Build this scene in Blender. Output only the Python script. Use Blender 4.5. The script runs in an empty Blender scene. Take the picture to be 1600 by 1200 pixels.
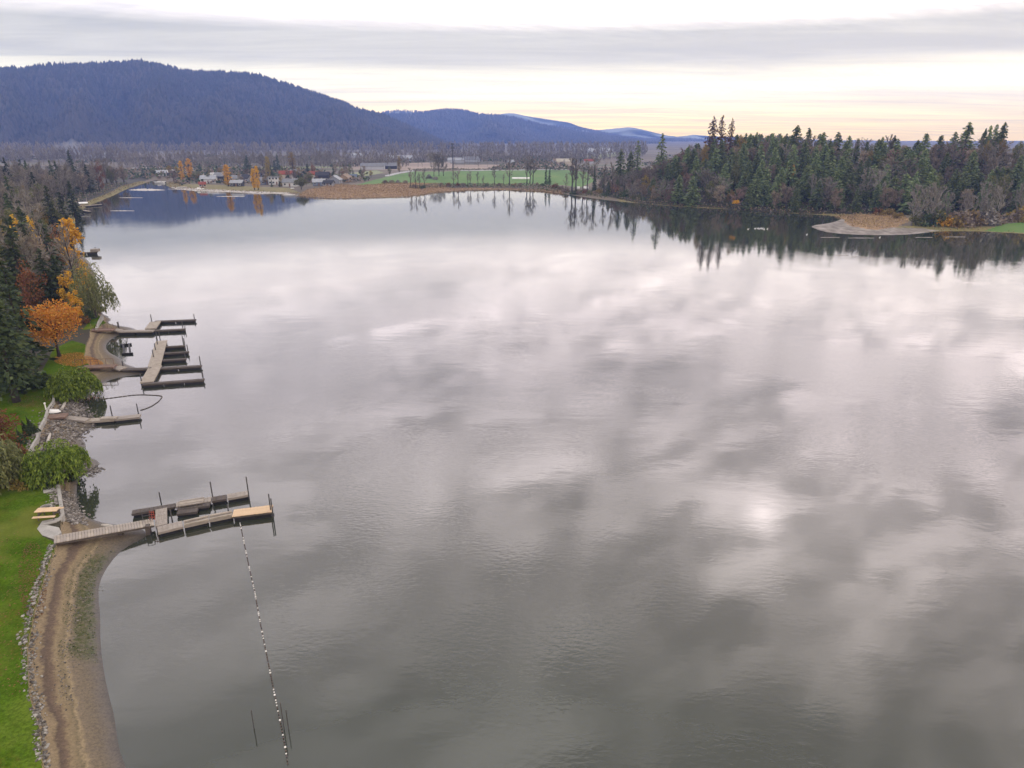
import bpy, math, random
import numpy as np
from mathutils import Vector

C = bpy.context.scene.collection
R = math.radians
RNG = np.random.default_rng(7)
random.seed(7)

# ------------------------------------------------------------------ camera
CAM_H = 34.0
FPX = 1067.0                       # focal length in pixels of the 1600 px wide photograph
PITCH = math.atan(387.0 / FPX)     # horizon at row 213 of 1200
cam_d = bpy.data.cameras.new('camera')
cam_d.sensor_width = 36.0
cam_d.lens = FPX / 1600.0 * 36.0
cam_d.clip_start = 0.5
cam_d.clip_end = 40000.0
cam = bpy.data.objects.new('camera', cam_d)
cam.location = (0, 0, CAM_H)
cam.rotation_euler = (math.pi / 2 - PITCH, 0, 0)
C.objects.link(cam)
bpy.context.scene.camera = cam
sc = bpy.context.scene
sc.view_settings.view_transform = 'Standard'
sc.view_settings.look = 'None'
sc.view_settings.exposure = 0.16
sc.view_settings.gamma = 1.0
sc.view_settings.use_curve_mapping = False
sc.render.engine = 'CYCLES'
sc.cycles.max_bounces = 5
sc.cycles.diffuse_bounces = 2
sc.cycles.glossy_bounces = 2
sc.cycles.transmission_bounces = 2
sc.cycles.volume_bounces = 1
sc.cycles.transparent_max_bounces = 4
sc.cycles.caustics_reflective = False
sc.cycles.caustics_refractive = False
sc.cycles.use_adaptive_sampling = True
sc.cycles.adaptive_threshold = 0.02
try:
    sc.cycles.use_denoising = True
    sc.cycles.denoiser = 'OPENIMAGEDENOISE'
    sc.cycles.denoising_prefilter = 'ACCURATE'
except Exception:
    pass


# ------------------------------------------------------------------ node helpers
class NT:
    def __init__(self, tree):
        self.t = tree
        self.n = tree.nodes
        self.l = tree.links

    def new(self, typ, **kw):
        nd = self.n.new(typ)
        for k, v in kw.items():
            setattr(nd, k, v)
        return nd

    def set(self, sock, v):
        if v is None:
            return
        if hasattr(v, 'is_output') or isinstance(v, bpy.types.NodeSocket):
            self.l.new(v, sock)
        else:
            sock.default_value = v

    def math(self, op, a, b=None, c=None, clamp=False):
        nd = self.new('ShaderNodeMath', operation=op, use_clamp=clamp)
        for i, v in enumerate((a, b, c)):
            if v is not None:
                self.set(nd.inputs[i], v)
        return nd.outputs[0]

    def noise(self, vec, scale, detail=3.0, rough=0.5, dist=0.0, out=0):
        nd = self.new('ShaderNodeTexNoise')
        if vec is not None:
            self.l.new(vec, nd.inputs['Vector'])
        nd.inputs['Scale'].default_value = scale
        nd.inputs['Detail'].default_value = detail
        nd.inputs['Roughness'].default_value = rough
        nd.inputs['Distortion'].default_value = dist
        return nd.outputs[out]

    def ramp(self, fac, stops, interp='LINEAR'):
        nd = self.new('ShaderNodeValToRGB')
        cr = nd.color_ramp
        cr.interpolation = interp
        while len(cr.elements) < len(stops):
            cr.elements.new(0.5)
        for e, (p, c) in zip(cr.elements, stops):
            e.position = p
            e.color = (*c, 1.0) if len(c) == 3 else c
        self.set(nd.inputs[0], fac)
        return nd.outputs[0]

    def mix(self, fac, a, b, blend='MIX'):
        nd = self.new('ShaderNodeMix', data_type='RGBA', blend_type=blend)
        self.set(nd.inputs[0], fac)
        for s, v in ((nd.inputs[6], a), (nd.inputs[7], b)):
            if isinstance(v, tuple):
                s.default_value = (*v, 1.0) if len(v) == 3 else v
            else:
                self.set(s, v)
        return nd.outputs[2]

    def mapr(self, v, a, b, c, d, smooth=False):
        nd = self.new('ShaderNodeMapRange')
        if smooth:
            nd.interpolation_type = 'SMOOTHSTEP'
        self.set(nd.inputs[0], v)
        for i, x in enumerate((a, b, c, d)):
            nd.inputs[i + 1].default_value = x
        return nd.outputs[0]

    def vec(self, x, y, z):
        nd = self.new('ShaderNodeCombineXYZ')
        for s, v in zip(nd.inputs, (x, y, z)):
            self.set(s, v)
        return nd.outputs[0]


# ------------------------------------------------------------------ sky and sun
SUN_EL, SUN_AZ = R(29.0), R(22.9)
SUN_DIR = Vector((math.cos(SUN_EL) * math.sin(SUN_AZ), math.cos(SUN_EL) * math.cos(SUN_AZ), math.sin(SUN_EL)))


def build_world():
    w = bpy.data.worlds.new('World')
    sc.world = w
    w.use_nodes = True
    t = NT(w.node_tree)
    t.n.clear()
    out = t.new('ShaderNodeOutputWorld')
    tc = t.new('ShaderNodeTexCoord')
    D = tc.outputs['Generated']
    sep = t.new('ShaderNodeSeparateXYZ')
    t.l.new(D, sep.inputs[0])
    x, y, z = sep.outputs
    # clear sky behind the clouds
    sky = t.new('ShaderNodeTexSky', sky_type='NISHITA')
    sky.sun_disc = False
    sky.sun_elevation = SUN_EL
    sky.sun_rotation = SUN_AZ
    bg_sky = t.new('ShaderNodeBackground')
    t.l.new(sky.outputs[0], bg_sky.inputs[0])
    bg_sky.inputs[1].default_value = 0.1
    # cloud deck seen as a flat layer overhead
    zz = t.math('ADD', t.math('MAXIMUM', z, 0.0), 0.035)
    px, py = t.math('DIVIDE', x, zz), t.math('DIVIDE', y, zz)
    P = t.vec(px, py, 0.0)
    # the cloud rows run obliquely
    ca, sa = math.cos(R(31)), math.sin(R(31))
    pu = t.math('ADD', t.math('MULTIPLY', px, ca), t.math('MULTIPLY', py, sa))
    pv = t.math('SUBTRACT', t.math('MULTIPLY', py, ca), t.math('MULTIPLY', px, sa))
    Pr = t.vec(t.math('MULTIPLY', pu, 0.22), pv, 0.0)
    Pc = t.vec(t.math('MULTIPLY', pu, 0.5), pv, 5.0)
    n_big = t.noise(Pr, 0.9, 2.0, 0.5, 0.3)
    n_mid = t.noise(Pr, 3.8, 3.0, 0.55, 0.25)
    n_cell = t.noise(Pc, 8.5, 3.0, 0.5, 0.3)
    # low streaks of stratus near the horizon
    P2 = t.vec(t.math('MULTIPLY', px, 0.16), t.math('MULTIPLY', py, 0.55), 3.0)
    n_str = t.noise(P2, 1.6, 5.0, 0.6, 0.6)
    base = t.ramp(t.math('MAXIMUM', z, 0.0), [
        (0.0, (2.85, 1.95, 0.40)), (0.03, (3.1, 2.4, 0.92)), (0.055, (3.3, 2.8, 1.5)), (0.074, (2.3, 2.06, 1.28)), (0.092, (1.08, 1.0, 0.72)), (0.125, (0.96, 0.91, 0.72)),
        (0.16, (2.5, 2.24, 2.02)), (0.25, (2.35, 2.09, 2.07)), (0.34, (2.1, 1.87, 1.92)), (0.50, (2.1, 1.91, 1.9)), (0.62, (1.6, 1.48, 1.43)), (0.70, (0.92, 0.89, 0.83)), (1.0, (1.0, 1.0, 0.95))])
    low = t.mapr(z, 0.10, 0.22, 0.0, 1.0, True)
    k_str = t.mapr(n_str, 0.3, 0.7, 0.76, 1.16)
    b0 = t.mapr(n_big, 0.32, 0.68, 0.78, 1.22)
    b1 = t.mapr(n_mid, 0.32, 0.68, 0.6, 1.4)
    b2 = t.mapr(n_cell, 0.35, 0.65, 0.6, 1.48, True)
    dt = t.new('ShaderNodeVectorMath', operation='DOT_PRODUCT')
    t.l.new(D, dt.inputs[0])
    dt.inputs[1].default_value = SUN_DIR
    cs = t.math('MAXIMUM', dt.outputs['Value'], 0.0)
    con = t.mapr(cs, 0.70, 0.95, 0.4, 0.8, True)      # broken cloud near the sun, a closed sheet away from it
    k_high = t.math('MULTIPLY', t.math('MULTIPLY', b0, b1), b2)
    k_high = t.math('ADD', t.math('MULTIPLY', t.math('SUBTRACT', k_high, 1.0), con), 1.0)
    k_high = t.math('MAXIMUM', k_high, 0.35)
    nd = t.new('ShaderNodeMix', data_type='FLOAT')
    t.set(nd.inputs[0], low)
    t.set(nd.inputs[2], k_str)
    t.set(nd.inputs[3], k_high)
    k = nd.outputs[0]
    # the sun behind thin cloud
    g1 = t.math('MULTIPLY', t.math('POWER', cs, 4500.0), 1.2)
    g2 = t.math('MULTIPLY', t.math('POWER', cs, 150.0), 0.4)
    g3 = t.math('MULTIPLY', t.math('POWER', cs, 3.0), 0.12)
    glow = t.math('ADD', t.math('ADD', g1, g2), t.math('ADD', g3, 0.92))
    lum = t.math('MULTIPLY', k, glow)
    # horizon is warmer toward the right, cooler to the left
    az = t.mapr(x, -0.6, 0.75, 0.0, 1.0)
    tint = t.mix(az, (0.975, 0.975, 1.0), (1.03, 0.975, 0.935))
    col = t.mix(1.0, base, tint, 'MULTIPLY')
    bg_cl = t.new('ShaderNodeBackground')
    t.l.new(col, bg_cl.inputs[0])
    t.l.new(lum, bg_cl.inputs[1])
    cover = t.mapr(n_str, 0.30, 0.5, 0.86, 1.0)
    mx = t.new('ShaderNodeMixShader')
    t.l.new(cover, mx.inputs[0])
    t.l.new(bg_sky.outputs[0], mx.inputs[1])
    t.l.new(bg_cl.outputs[0], mx.inputs[2])
    t.l.new(mx.outputs[0], out.inputs[0])


build_world()
sun_d = bpy.data.lights.new('sun', 'SUN')
sun_d.energy = 0.6
sun_d.angle = R(150)
sun_d.color = (1.0, 0.95, 0.88)
sun = bpy.data.objects.new('sun', sun_d)
sun.rotation_euler = (-SUN_DIR).to_track_quat('-Z', 'Y').to_euler()
C.objects.link(sun)


# ------------------------------------------------------------------ geometry helpers
def G(u, v, z=0.0):
    """Point at height z seen at photograph pixel u, v (used to measure positions)."""
    a, b = (u - 800.0) / FPX, -(v - 600.0) / FPX
    cp, sp = math.cos(PITCH), math.sin(PITCH)
    dx, dy, dz = a, b * sp + cp, b * cp - sp
    s = (z - CAM_H) / dz
    return np.array((dx * s, dy * s, z))


def at_depth(u, v, dist):
    """Point on the pixel's ray at ground distance dist."""
    a, b = (u - 800.0) / FPX, -(v - 600.0) / FPX
    cp, sp = math.cos(PITCH), math.sin(PITCH)
    d = np.array((a, b * sp + cp, b * cp - sp))
    s = dist / math.hypot(d[0], d[1])
    return np.array((0, 0, CAM_H)) + d * s


def to_px(x, y, z):
    cp, sp = math.cos(PITCH), math.sin(PITCH)
    dz = z - CAM_H
    f = y * cp - dz * sp
    up = y * sp + dz * cp
    return 800 + FPX * x / f, 600 - FPX * up / f


def tag(o, label=None, cat=None, group=None, kind=None):
    if label:
        o['label'] = label
    if cat:
        o['category'] = cat
    if group:
        o['group'] = group
    if kind:
        o['kind'] = kind
    return o


def empty(name, loc, rz=0.0, label=None, cat=None, group=None):
    o = bpy.data.objects.new(name, None)
    o.location = loc
    o.rotation_euler = (0, 0, rz)
    o.empty_display_size = 0.5
    C.objects.link(o)
    return tag(o, label, cat, group)


class MB:
    """Collects geometry for one mesh."""

    def __init__(self):
        self.v, self.f, self.n, self.mi = [], [], 0, []

    def add(self, verts, faces, mi=0):
        verts = np.asarray(verts, float).reshape(-1, 3)
        self.v.append(verts)
        for f in faces:
            self.f.append([i + self.n for i in f])
            self.mi.append(mi)
        self.n += len(verts)

    def quads(self, verts, mi=0):
        """verts: (k,4,3)"""
        verts = np.asarray(verts, float)
        k = len(verts)
        idx = (np.arange(k * 4).reshape(k, 4) + self.n).tolist()
        self.v.append(verts.reshape(-1, 3))
        self.f.extend(idx)
        self.mi.extend([mi] * k)
        self.n += k * 4

    def box(self, c, s, rz=0.0, mi=0, tilt=0.0):
        x, y, z = np.array(s) / 2.0
        p = np.array([(-x, -y, -z), (x, -y, -z), (x, y, -z), (-x, y, -z), (-x, -y, z), (x, -y, z), (x, y, z), (-x, y, z)])
        if tilt:
            ct, st = math.cos(tilt), math.sin(tilt)
            p = np.c_[p[:, 0] * ct - p[:, 2] * st, p[:, 1], p[:, 0] * st + p[:, 2] * ct]
        cr, sr = math.cos(rz), math.sin(rz)
        p = np.c_[p[:, 0] * cr - p[:, 1] * sr, p[:, 0] * sr + p[:, 1] * cr, p[:, 2]] + np.array(c)
        self.add(p, [(0, 3, 2, 1), (4, 5, 6, 7), (0, 1, 5, 4), (1, 2, 6, 5), (2, 3, 7, 6), (3, 0, 4, 7)], mi)

    def tube(self, pts, radii, sides=6, cap=True, mi=0):
        pts = np.asarray(pts, float)
        n = len(pts)
        tang = np.gradient(pts, axis=0) if n > 2 else np.repeat((pts[1] - pts[0])[None], 2, 0)
        tang /= np.linalg.norm(tang, axis=1)[:, None] + 1e-9
        ref = np.array((0, 0, 1.0)) if abs(tang[0][2]) < 0.9 else np.array((1.0, 0, 0))
        rings = []
        for i in range(n):
            a = np.cross(tang[i], ref)
            a /= np.linalg.norm(a) + 1e-9
            b = np.cross(tang[i], a)
            ang = np.linspace(0, 2 * math.pi, sides, endpoint=False)
            rings.append(pts[i] + radii[i] * (np.cos(ang)[:, None] * a + np.sin(ang)[:, None] * b))
        F = []
        for i in range(n - 1):
            for j in range(sides):
                k = (j + 1) % sides
                F.append((i * sides + j, i * sides + k, (i + 1) * sides + k, (i + 1) * sides + j))
        if cap:
            F.append(tuple(range(sides - 1, -1, -1)))
            F.append(tuple((n - 1) * sides + j for j in range(sides)))
        self.add(np.concatenate(rings), F, mi)

    def mesh(self, name, mats, smooth=False):
        me = bpy.data.meshes.new(name)
        v = np.concatenate(self.v) if self.v else np.zeros((0, 3))
        me.from_pydata(v.tolist(), [], self.f)
        for m in (mats if isinstance(mats, (list, tuple)) else [mats]):
            me.materials.append(m)
        if isinstance(mats, (list, tuple)) and len(mats) > 1:
            me.polygons.foreach_set('material_index', self.mi)
        if smooth:
            me.polygons.foreach_set('use_smooth', [True] * len(me.polygons))
        me.update()
        return me

    def build(self, name, mats, parent=None, smooth=False):
        o = bpy.data.objects.new(name, self.mesh(name, mats, smooth))
        C.objects.link(o)
        if parent is not None:
            o.parent = parent
        return o


def link(name, me, parent=None, loc=None, rz=0.0, scale=None):
    o = bpy.data.objects.new(name, me)
    C.objects.link(o)
    if parent is not None:
        o.parent = parent
    if loc is not None:
        o.location = loc
    o.rotation_euler = (0, 0, rz)
    if scale is not None:
        o.scale = scale
    return o


# ------------------------------------------------------------------ materials
def surf_mat(name, cols, scale=1.0, rough=0.85, detail=4.0, bump=0.0, bump_scale=20.0, spec=0.3, stretch=None, coords='Object'):
    m = bpy.data.materials.new(name)
    m.use_nodes = True
    t = NT(m.node_tree)
    b = t.n['Principled BSDF']
    tc = t.new('ShaderNodeTexCoord')
    vec = tc.outputs[coords]
    if stretch:
        mp = t.new('ShaderNodeMapping')
        mp.inputs['Scale'].default_value = stretch
        t.l.new(vec, mp.inputs['Vector'])
        vec = mp.outputs[0]
    nz = t.noise(vec, scale, detail, 0.6)
    n = len(cols)
    stops = [(0.3 + 0.4 * i / max(1, n - 1), c) for i, c in enumerate(cols)]
    t.l.new(t.ramp(nz, stops), b.inputs['Base Color'])
    b.inputs['Roughness'].default_value = rough
    b.inputs['Specular IOR Level'].default_value = spec
    if bump:
        bp = t.new('ShaderNodeBump')
        bp.inputs['Strength'].default_value = bump
        bp.inputs['Distance'].default_value = 0.05
        t.l.new(t.noise(vec, bump_scale, 3.0, 0.6), bp.inputs['Height'])
        t.l.new(bp.outputs[0], b.inputs['Normal'])
    return m


def leaf_mat(name, cols, trans=0.25, rough=0.7, objvar=0.35):
    """Foliage: colour varies leaf by leaf and tree by tree."""
    m = bpy.data.materials.new(name)
    m.use_nodes = True
    t = NT(m.node_tree)
    b = t.n['Principled BSDF']
    o = t.n['Material Output']
    geo = t.new('ShaderNodeNewGeometry')
    n = len(cols)
    stops = [(i / max(1, n - 1), c) for i, c in enumerate(cols)]
    c = t.ramp(geo.outputs['Random Per Island'], stops)
    oi = t.new('ShaderNodeObjectInfo')
    hv = t.new('ShaderNodeHueSaturation')
    t.l.new(c, hv.inputs['Color'])
    t.l.new(t.mapr(oi.outputs['Random'], 0, 1, 1 - objvar, 1 + objvar), hv.inputs['Value'])
    t.l.new(t.mapr(oi.outputs['Random'], 0, 1, 0.49, 0.51), hv.inputs['Hue'])
    t.l.new(hv.outputs[0], b.inputs['Base Color'])
    b.inputs['Roughness'].default_value = rough
    b.inputs['Specular IOR Level'].default_value = 0.2
    if trans > 0:
        tr = t.new('ShaderNodeBsdfTranslucent')
        t.l.new(hv.outputs[0], tr.inputs[0])
        mx = t.new('ShaderNodeMixShader')
        mx.inputs[0].default_value = trans
        t.l.new(b.outputs[0], mx.inputs[1])
        t.l.new(tr.outputs[0], mx.inputs[2])
        t.l.new(mx.outputs[0], o.inputs[0])
    return m


M = {}
M['bark'] = surf_mat('bark', [(0.05, 0.04, 0.033), (0.09, 0.075, 0.062)], 3.0, bump=0.5, bump_scale=8)
M['bark_pale'] = surf_mat('bark_pale', [(0.12, 0.11, 0.10), (0.24, 0.22, 0.20)], 3.0)
M['bark_dark'] = surf_mat('bark_dark', [(0.03, 0.025, 0.025), (0.06, 0.05, 0.048)], 3.0)
M['fir'] = leaf_mat('fir_needles', [(0.02, 0.033, 0.017), (0.042, 0.062, 0.028), (0.075, 0.098, 0.04)], 0.1)
M['fir_far'] = leaf_mat('fir_needles_hill', [(0.065, 0.10, 0.046), (0.13, 0.175, 0.08), (0.215, 0.25, 0.115)], 0.2, objvar=0.45)
M['fir_brown'] = leaf_mat('fir_rusty_needles', [(0.07, 0.042, 0.032), (0.16, 0.08, 0.055), (0.08, 0.07, 0.045)], 0.1)
M['twig'] = leaf_mat('bare_twigs', [(0.11, 0.10, 0.088), (0.185, 0.168, 0.148), (0.24, 0.215, 0.185)], 0.0, objvar=0.3)
M['twig_grey'] = leaf_mat('grey_twigs', [(0.13, 0.12, 0.115), (0.24, 0.22, 0.20), (0.30, 0.28, 0.25)], 0.0, objvar=0.2)
M['twig_red'] = leaf_mat('reddish_twigs', [(0.17, 0.115, 0.105), (0.26, 0.17, 0.145)], 0.0, objvar=0.25)
M['gold'] = leaf_mat('golden_leaves', [(0.45, 0.24, 0.025), (0.66, 0.38, 0.04), (0.78, 0.50, 0.06)], 0.35, objvar=0.12)
M['orange'] = leaf_mat('orange_leaves', [(0.36, 0.12, 0.022), (0.56, 0.22, 0.035), (0.66, 0.33, 0.055), (0.46, 0.28, 0.06)], 0.35, objvar=0.1)
M['rust'] = leaf_mat('rusty_leaves', [(0.14, 0.055, 0.03), (0.24, 0.10, 0.045), (0.16, 0.11, 0.045)], 0.25, objvar=0.2)
M['olive'] = leaf_mat('olive_leaves', [(0.085, 0.095, 0.04), (0.14, 0.15, 0.062), (0.2, 0.195, 0.085)], 0.25, objvar=0.2)
M['ochre'] = leaf_mat('ochre_leaves', [(0.17, 0.125, 0.04), (0.28, 0.20, 0.06), (0.22, 0.17, 0.06)], 0.25, objvar=0.25)
M['willow'] = leaf_mat('willow_leaves', [(0.06, 0.105, 0.018), (0.145, 0.215, 0.034), (0.26, 0.34, 0.06)], 0.35, objvar=0.1)
M['shrub'] = leaf_mat('dark_shrub_leaves', [(0.03, 0.05, 0.026), (0.07, 0.10, 0.045), (0.10, 0.13, 0.055)], 0.15, objvar=0.3)
M['brownleaf'] = leaf_mat('brown_leaves', [(0.16, 0.13, 0.11), (0.26, 0.20, 0.155), (0.21, 0.18, 0.13)], 0.15, objvar=0.3)
M['reeds_leaf'] = leaf_mat('dry_reed_blades', [(0.17, 0.115, 0.06), (0.30, 0.205, 0.11), (0.40, 0.29, 0.16)], 0.15, objvar=0.0)
M['mtn_tree'] = leaf_mat('mountain_trees', [(0.006, 0.010, 0.009), (0.012, 0.016, 0.014), (0.025, 0.021, 0.019), (0.015, 0.017, 0.016)], 0.0)
M['wood_grey'] = surf_mat('weathered_wood', [(0.22, 0.19, 0.165), (0.36, 0.32, 0.28)], 1.5, stretch=(1, 6, 6))
M['wood_dark'] = surf_mat('dark_wet_wood', [(0.06, 0.05, 0.045), (0.12, 0.10, 0.09)], 1.5, stretch=(1, 6, 6))
M['wood_tan'] = surf_mat('fresh_tan_wood', [(0.52, 0.37, 0.23), (0.68, 0.51, 0.34)], 2.0, stretch=(1, 6, 6))
M['wood_pale'] = surf_mat('pale_dock_wood', [(0.27, 0.235, 0.195), (0.40, 0.35, 0.295)], 1.2)
M['wood_red'] = surf_mat('red_brown_wood', [(0.15, 0.10, 0.078), (0.23, 0.155, 0.12)], 1.5)
M['float'] = surf_mat('black_float', [(0.010, 0.010, 0.014), (0.02, 0.02, 0.026)], 2.0, rough=0.6)
M['steel'] = surf_mat('dark_steel', [(0.05, 0.05, 0.055), (0.09, 0.085, 0.085)], 4.0, rough=0.5)
M['red_paint'] = surf_mat('red_paint', [(0.26, 0.05, 0.035), (0.34, 0.075, 0.05)], 3.0, rough=0.5)
M['white_paint'] = surf_mat('white_paint', [(0.70, 0.70, 0.68), (0.8, 0.8, 0.78)], 1.0, rough=0.6)
M['concrete'] = surf_mat('concrete', [(0.27, 0.26, 0.24), (0.42, 0.40, 0.37)], 1.2, bump=0.2)
M['stone'] = leaf_mat('shore_stone', [(0.07, 0.062, 0.055), (0.15, 0.135, 0.12), (0.22, 0.2, 0.18), (0.40, 0.37, 0.34)], 0.0, 0.9)
M['stone_pale'] = leaf_mat('pale_riprap', [(0.09, 0.08, 0.07), (0.2, 0.185, 0.165), (0.46, 0.44, 0.40)], 0.0, 0.9)
M['driftwood'] = surf_mat('driftwood', [(0.36, 0.33, 0.29), (0.52, 0.48, 0.43)], 2.0)
M['bird'] = surf_mat('white_feathers', [(0.75, 0.75, 0.73), (0.8, 0.8, 0.8)], 2.0)
M['float_white'] = surf_mat('white_float', [(0.72, 0.7, 0.66), (0.8, 0.79, 0.76)], 2.0, rough=0.5)
M['float_red'] = surf_mat('rusty_float', [(0.07, 0.05, 0.045), (0.13, 0.09, 0.075)], 2.0, rough=0.5)
M['glass'] = surf_mat('window_glass', [(0.03, 0.035, 0.04), (0.05, 0.055, 0.06)], 1.0, rough=0.12, spec=0.6)
M['tire'] = surf_mat('black_rubber', [(0.015, 0.015, 0.015), (0.03, 0.03, 0.03)], 2.0)


# ------------------------------------------------------------------ the lie of the land
SHORE_PX = [
    (232, 1290), (205, 1200), (180, 1133), (166, 1090), (156, 1040), (151, 980), (153, 930), (164, 892), (182, 864), (205, 849), (225, 840),
    (234, 833), (224, 826), (205, 823), (165, 820), (140, 812), (128, 802), (120, 792), (118, 772), (121, 752), (130, 742),
    (143, 736), (155, 729), (158, 721), (150, 716), (139, 715), (137, 705), (139, 694), (133, 686), (133, 678), (141, 671), (154, 663),
    (150, 655), (136, 648), (128, 636), (134, 622), (148, 608), (162, 597), (190, 588), (226, 583), (228, 578), (205, 573), (188, 562), (172, 552), (165, 543),
    (167, 534), (178, 526), (195, 521), (214, 518), (212, 514), (190, 510), (168, 505), (176, 499), (166, 494), (158, 488), (154, 470), (152, 440), (146, 420),
    (134, 402), (122, 390), (120, 365), (116, 345), (119, 334), (134, 323), (156, 314), (178, 305), (198, 295), (214, 290), (232, 284), (246, 281), (262, 286), (258, 291),
    (285, 297), (318, 299), (350, 300), (400, 302), (440, 303), (470, 306), (515, 310), (560, 309), (640, 307), (680, 300), (720, 297),
    (780, 296), (830, 297), (870, 301), (905, 307), (950, 313), (1000, 318), (1050, 322), (1100, 325), (1160, 328), (1200, 331), (1250, 334),
    (1300, 337), (1318, 341), (1300, 348), (1262, 353), (1285, 362), (1320, 366), (1380, 368), (1430, 366), (1455, 362), (1490, 361), (1540, 362), (1600, 365), (1680, 371), (1800, 380)]
SHORE = np.array([G(u, v)[:2] for u, v in SHORE_PX])
SHORE = np.concatenate([SHORE, np.array([(420, 260), (430, 40), (-25, 15)])])


def smooth_poly(p, n=2):
    for _ in range(n):
        q = np.roll(p, -1, 0)
        p = np.stack([0.75 * p + 0.25 * q, 0.25 * p + 0.75 * q], 1).reshape(-1, 2)
    return p


SHORE_S = smooth_poly(SHORE, 1)


def inside(px, py, poly):
    res = np.zeros(px.shape, bool)
    n = len(poly)
    j = n - 1
    for i in range(n):
        xi, yi = poly[i]
        xj, yj = poly[j]
        if yi != yj:
            c = ((yi > py) != (yj > py)) & (px < (xj - xi) * (py - yi) / (yj - yi) + xi)
            res ^= c
        j = i
    return res


def dist_poly(px, py, poly, closed=True):
    best = np.full(px.shape, 1e12)
    n = len(poly)
    for i in range(n if closed else n - 1):
        ax, ay = poly[i]
        bx, by = poly[(i + 1) % n]
        ex, ey = bx - ax, by - ay
        L = ex * ex + ey * ey + 1e-9
        t = np.clip(((px - ax) * ex + (py - ay) * ey) / L, 0, 1)
        best = np.minimum(best, (px - ax - t * ex) ** 2 + (py - ay - t * ey) ** 2)
    return np.sqrt(best)


def P(px_list, z=0.0):
    return np.array([G(u, v, z)[:2] for u, v in px_list])


LAWN_Z = 1.35
LAWN_A = P([(-260, 1290), (74, 1290), (66, 1200), (60, 1133), (44, 1080), (41, 1010), (53, 950), (70, 890), (88, 848), (66, 838), (60, 818), (98, 806), (92, 762), (30, 758), (-260, 762)], LAWN_Z)
LAWN_B = P([(-200, 604), (30, 606), (88, 607), (82, 630), (72, 650), (60, 672), (48, 695), (43, 713), (20, 714), (-200, 716)], LAWN_Z)
LAWN_C = P([(60, 590), (84, 545), (112, 532), (134, 538), (131, 556), (140, 570), (118, 580), (95, 594)], LAWN_Z)
LAWN_D = P([(128, 516), (152, 490), (164, 497), (148, 513)], LAWN_Z)
BANK = P([(-260, 1290), (74, 1290), (66, 1200), (60, 1133), (44, 1080), (41, 1010), (53, 950), (70, 890), (88, 848), (90, 830), (98, 806), (92, 762), (92, 745),
          (60, 735), (42, 716), (48, 695), (60, 672), (72, 650), (82, 630), (88, 607), (110, 600), (108, 585), (118, 574), (138, 568), (131, 556), (134, 538), (140, 525), (140, 516), (152, 505), (158, 495), (146, 486), (140, 470),
          (138, 440), (128, 415), (108, 395), (104, 345), (110, 330), (128, 318), (150, 309), (172, 300), (190, 290), (215, 284),
          (240, 276), (150, 268), (-400, 300), (-600, 500)], LAWN_Z)
HILL = np.concatenate([P([(925, 297), (950, 306), (1000, 315), (1060, 319), (1120, 322), (1200, 328), (1270, 331), (1340, 333), (1400, 335), (1450, 340), (1500, 344), (1560, 343), (1640, 345), (1800, 352), (2100, 372)], 1.0),
                       np.array([(900, 420), (900, 1100), (420, 900), (200, 760)])])
FIELD = P([(553, 290), (585, 281), (622, 272), (645, 268), (690, 268.0), (720, 267.0), (880, 265.5), (915, 268), (930, 283), (905, 293), (880, 289), (800, 290), (715, 290), (640, 289)], 1.2)
FIELD_R = P([(1540, 357), (1570, 350), (1640, 346), (1760, 350), (1760, 362), (1600, 360)], 1.0)
REEDS = P([(462, 306), (515, 311), (560, 310), (640, 308), (690, 299), (780, 297), (880, 302), (880, 297), (800, 294), (700, 294), (690, 289), (650, 287), (560, 290.5), (525, 290), (480, 298)], 0.6)
REEDS_R = P([(1318, 341), (1300, 336), (1340, 335), (1410, 337), (1420, 349), (1400, 355), (1360, 358), (1330, 354)], 0.6)
MUD_R = P([(1260, 353), (1318, 341), (1335, 350), (1380, 357), (1440, 358), (1465, 361), (1430, 367), (1380, 369), (1320, 367), (1285, 363)], 0.1)
SAND_FAR = P([(255, 291), (320, 296), (400, 299.5), (450, 301), (470, 306), (440, 304), (400, 303), (350, 301), (285, 298)], 0.2)
VLAWN = P([(262, 285), (330, 290), (400, 293), (450, 295), (470, 301), (400, 300), (320, 297), (258, 291)], 0.6)
PALE = [P([(508, 274), (588, 266), (600, 270), (560, 277)], 1.2), P([(915, 243), (965, 238), (985, 241), (930, 248)], 1.2), P([(300, 262), (560, 259), (700, 257.5), (700, 259.5), (560, 262), (300, 265)], 1.2)]
TAN = [P([(540, 257), (700, 253), (720, 262), (640, 266), (540, 265)], 1.2), P([(715, 258), (900, 256), (900, 263), (715, 264)], 1.2), P([(270, 266), (360, 264), (360, 276), (280, 278)], 1.2)]
ROAD = [P([(605, 276.0), (625, 271), (650, 266.8), (655, 265.4), (648, 265.8), (622, 269.4), (600, 274.3)], 1.2), P([(716, 266.6), (800, 266.2), (885, 265.0), (885, 264.2), (800, 265.2), (716, 265.6)], 1.2), P([(205, 262), (300, 261), (300, 262), (205, 263)], 1.2)]


def sstep(t):
    t = np.clip(t, 0, 1)
    return t * t * (3 - 2 * t)


def wob(x, y, s, seed=0.0):
    return (np.sin(x / s + 1.3 * np.sin(y / s * 0.7 + seed)) + np.sin(y / s * 1.3 + 1.7 * np.sin(x / s * 0.6 + seed * 2.1)) + np.sin((x + y) / s * 0.53 + seed)) / 3.0


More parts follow.
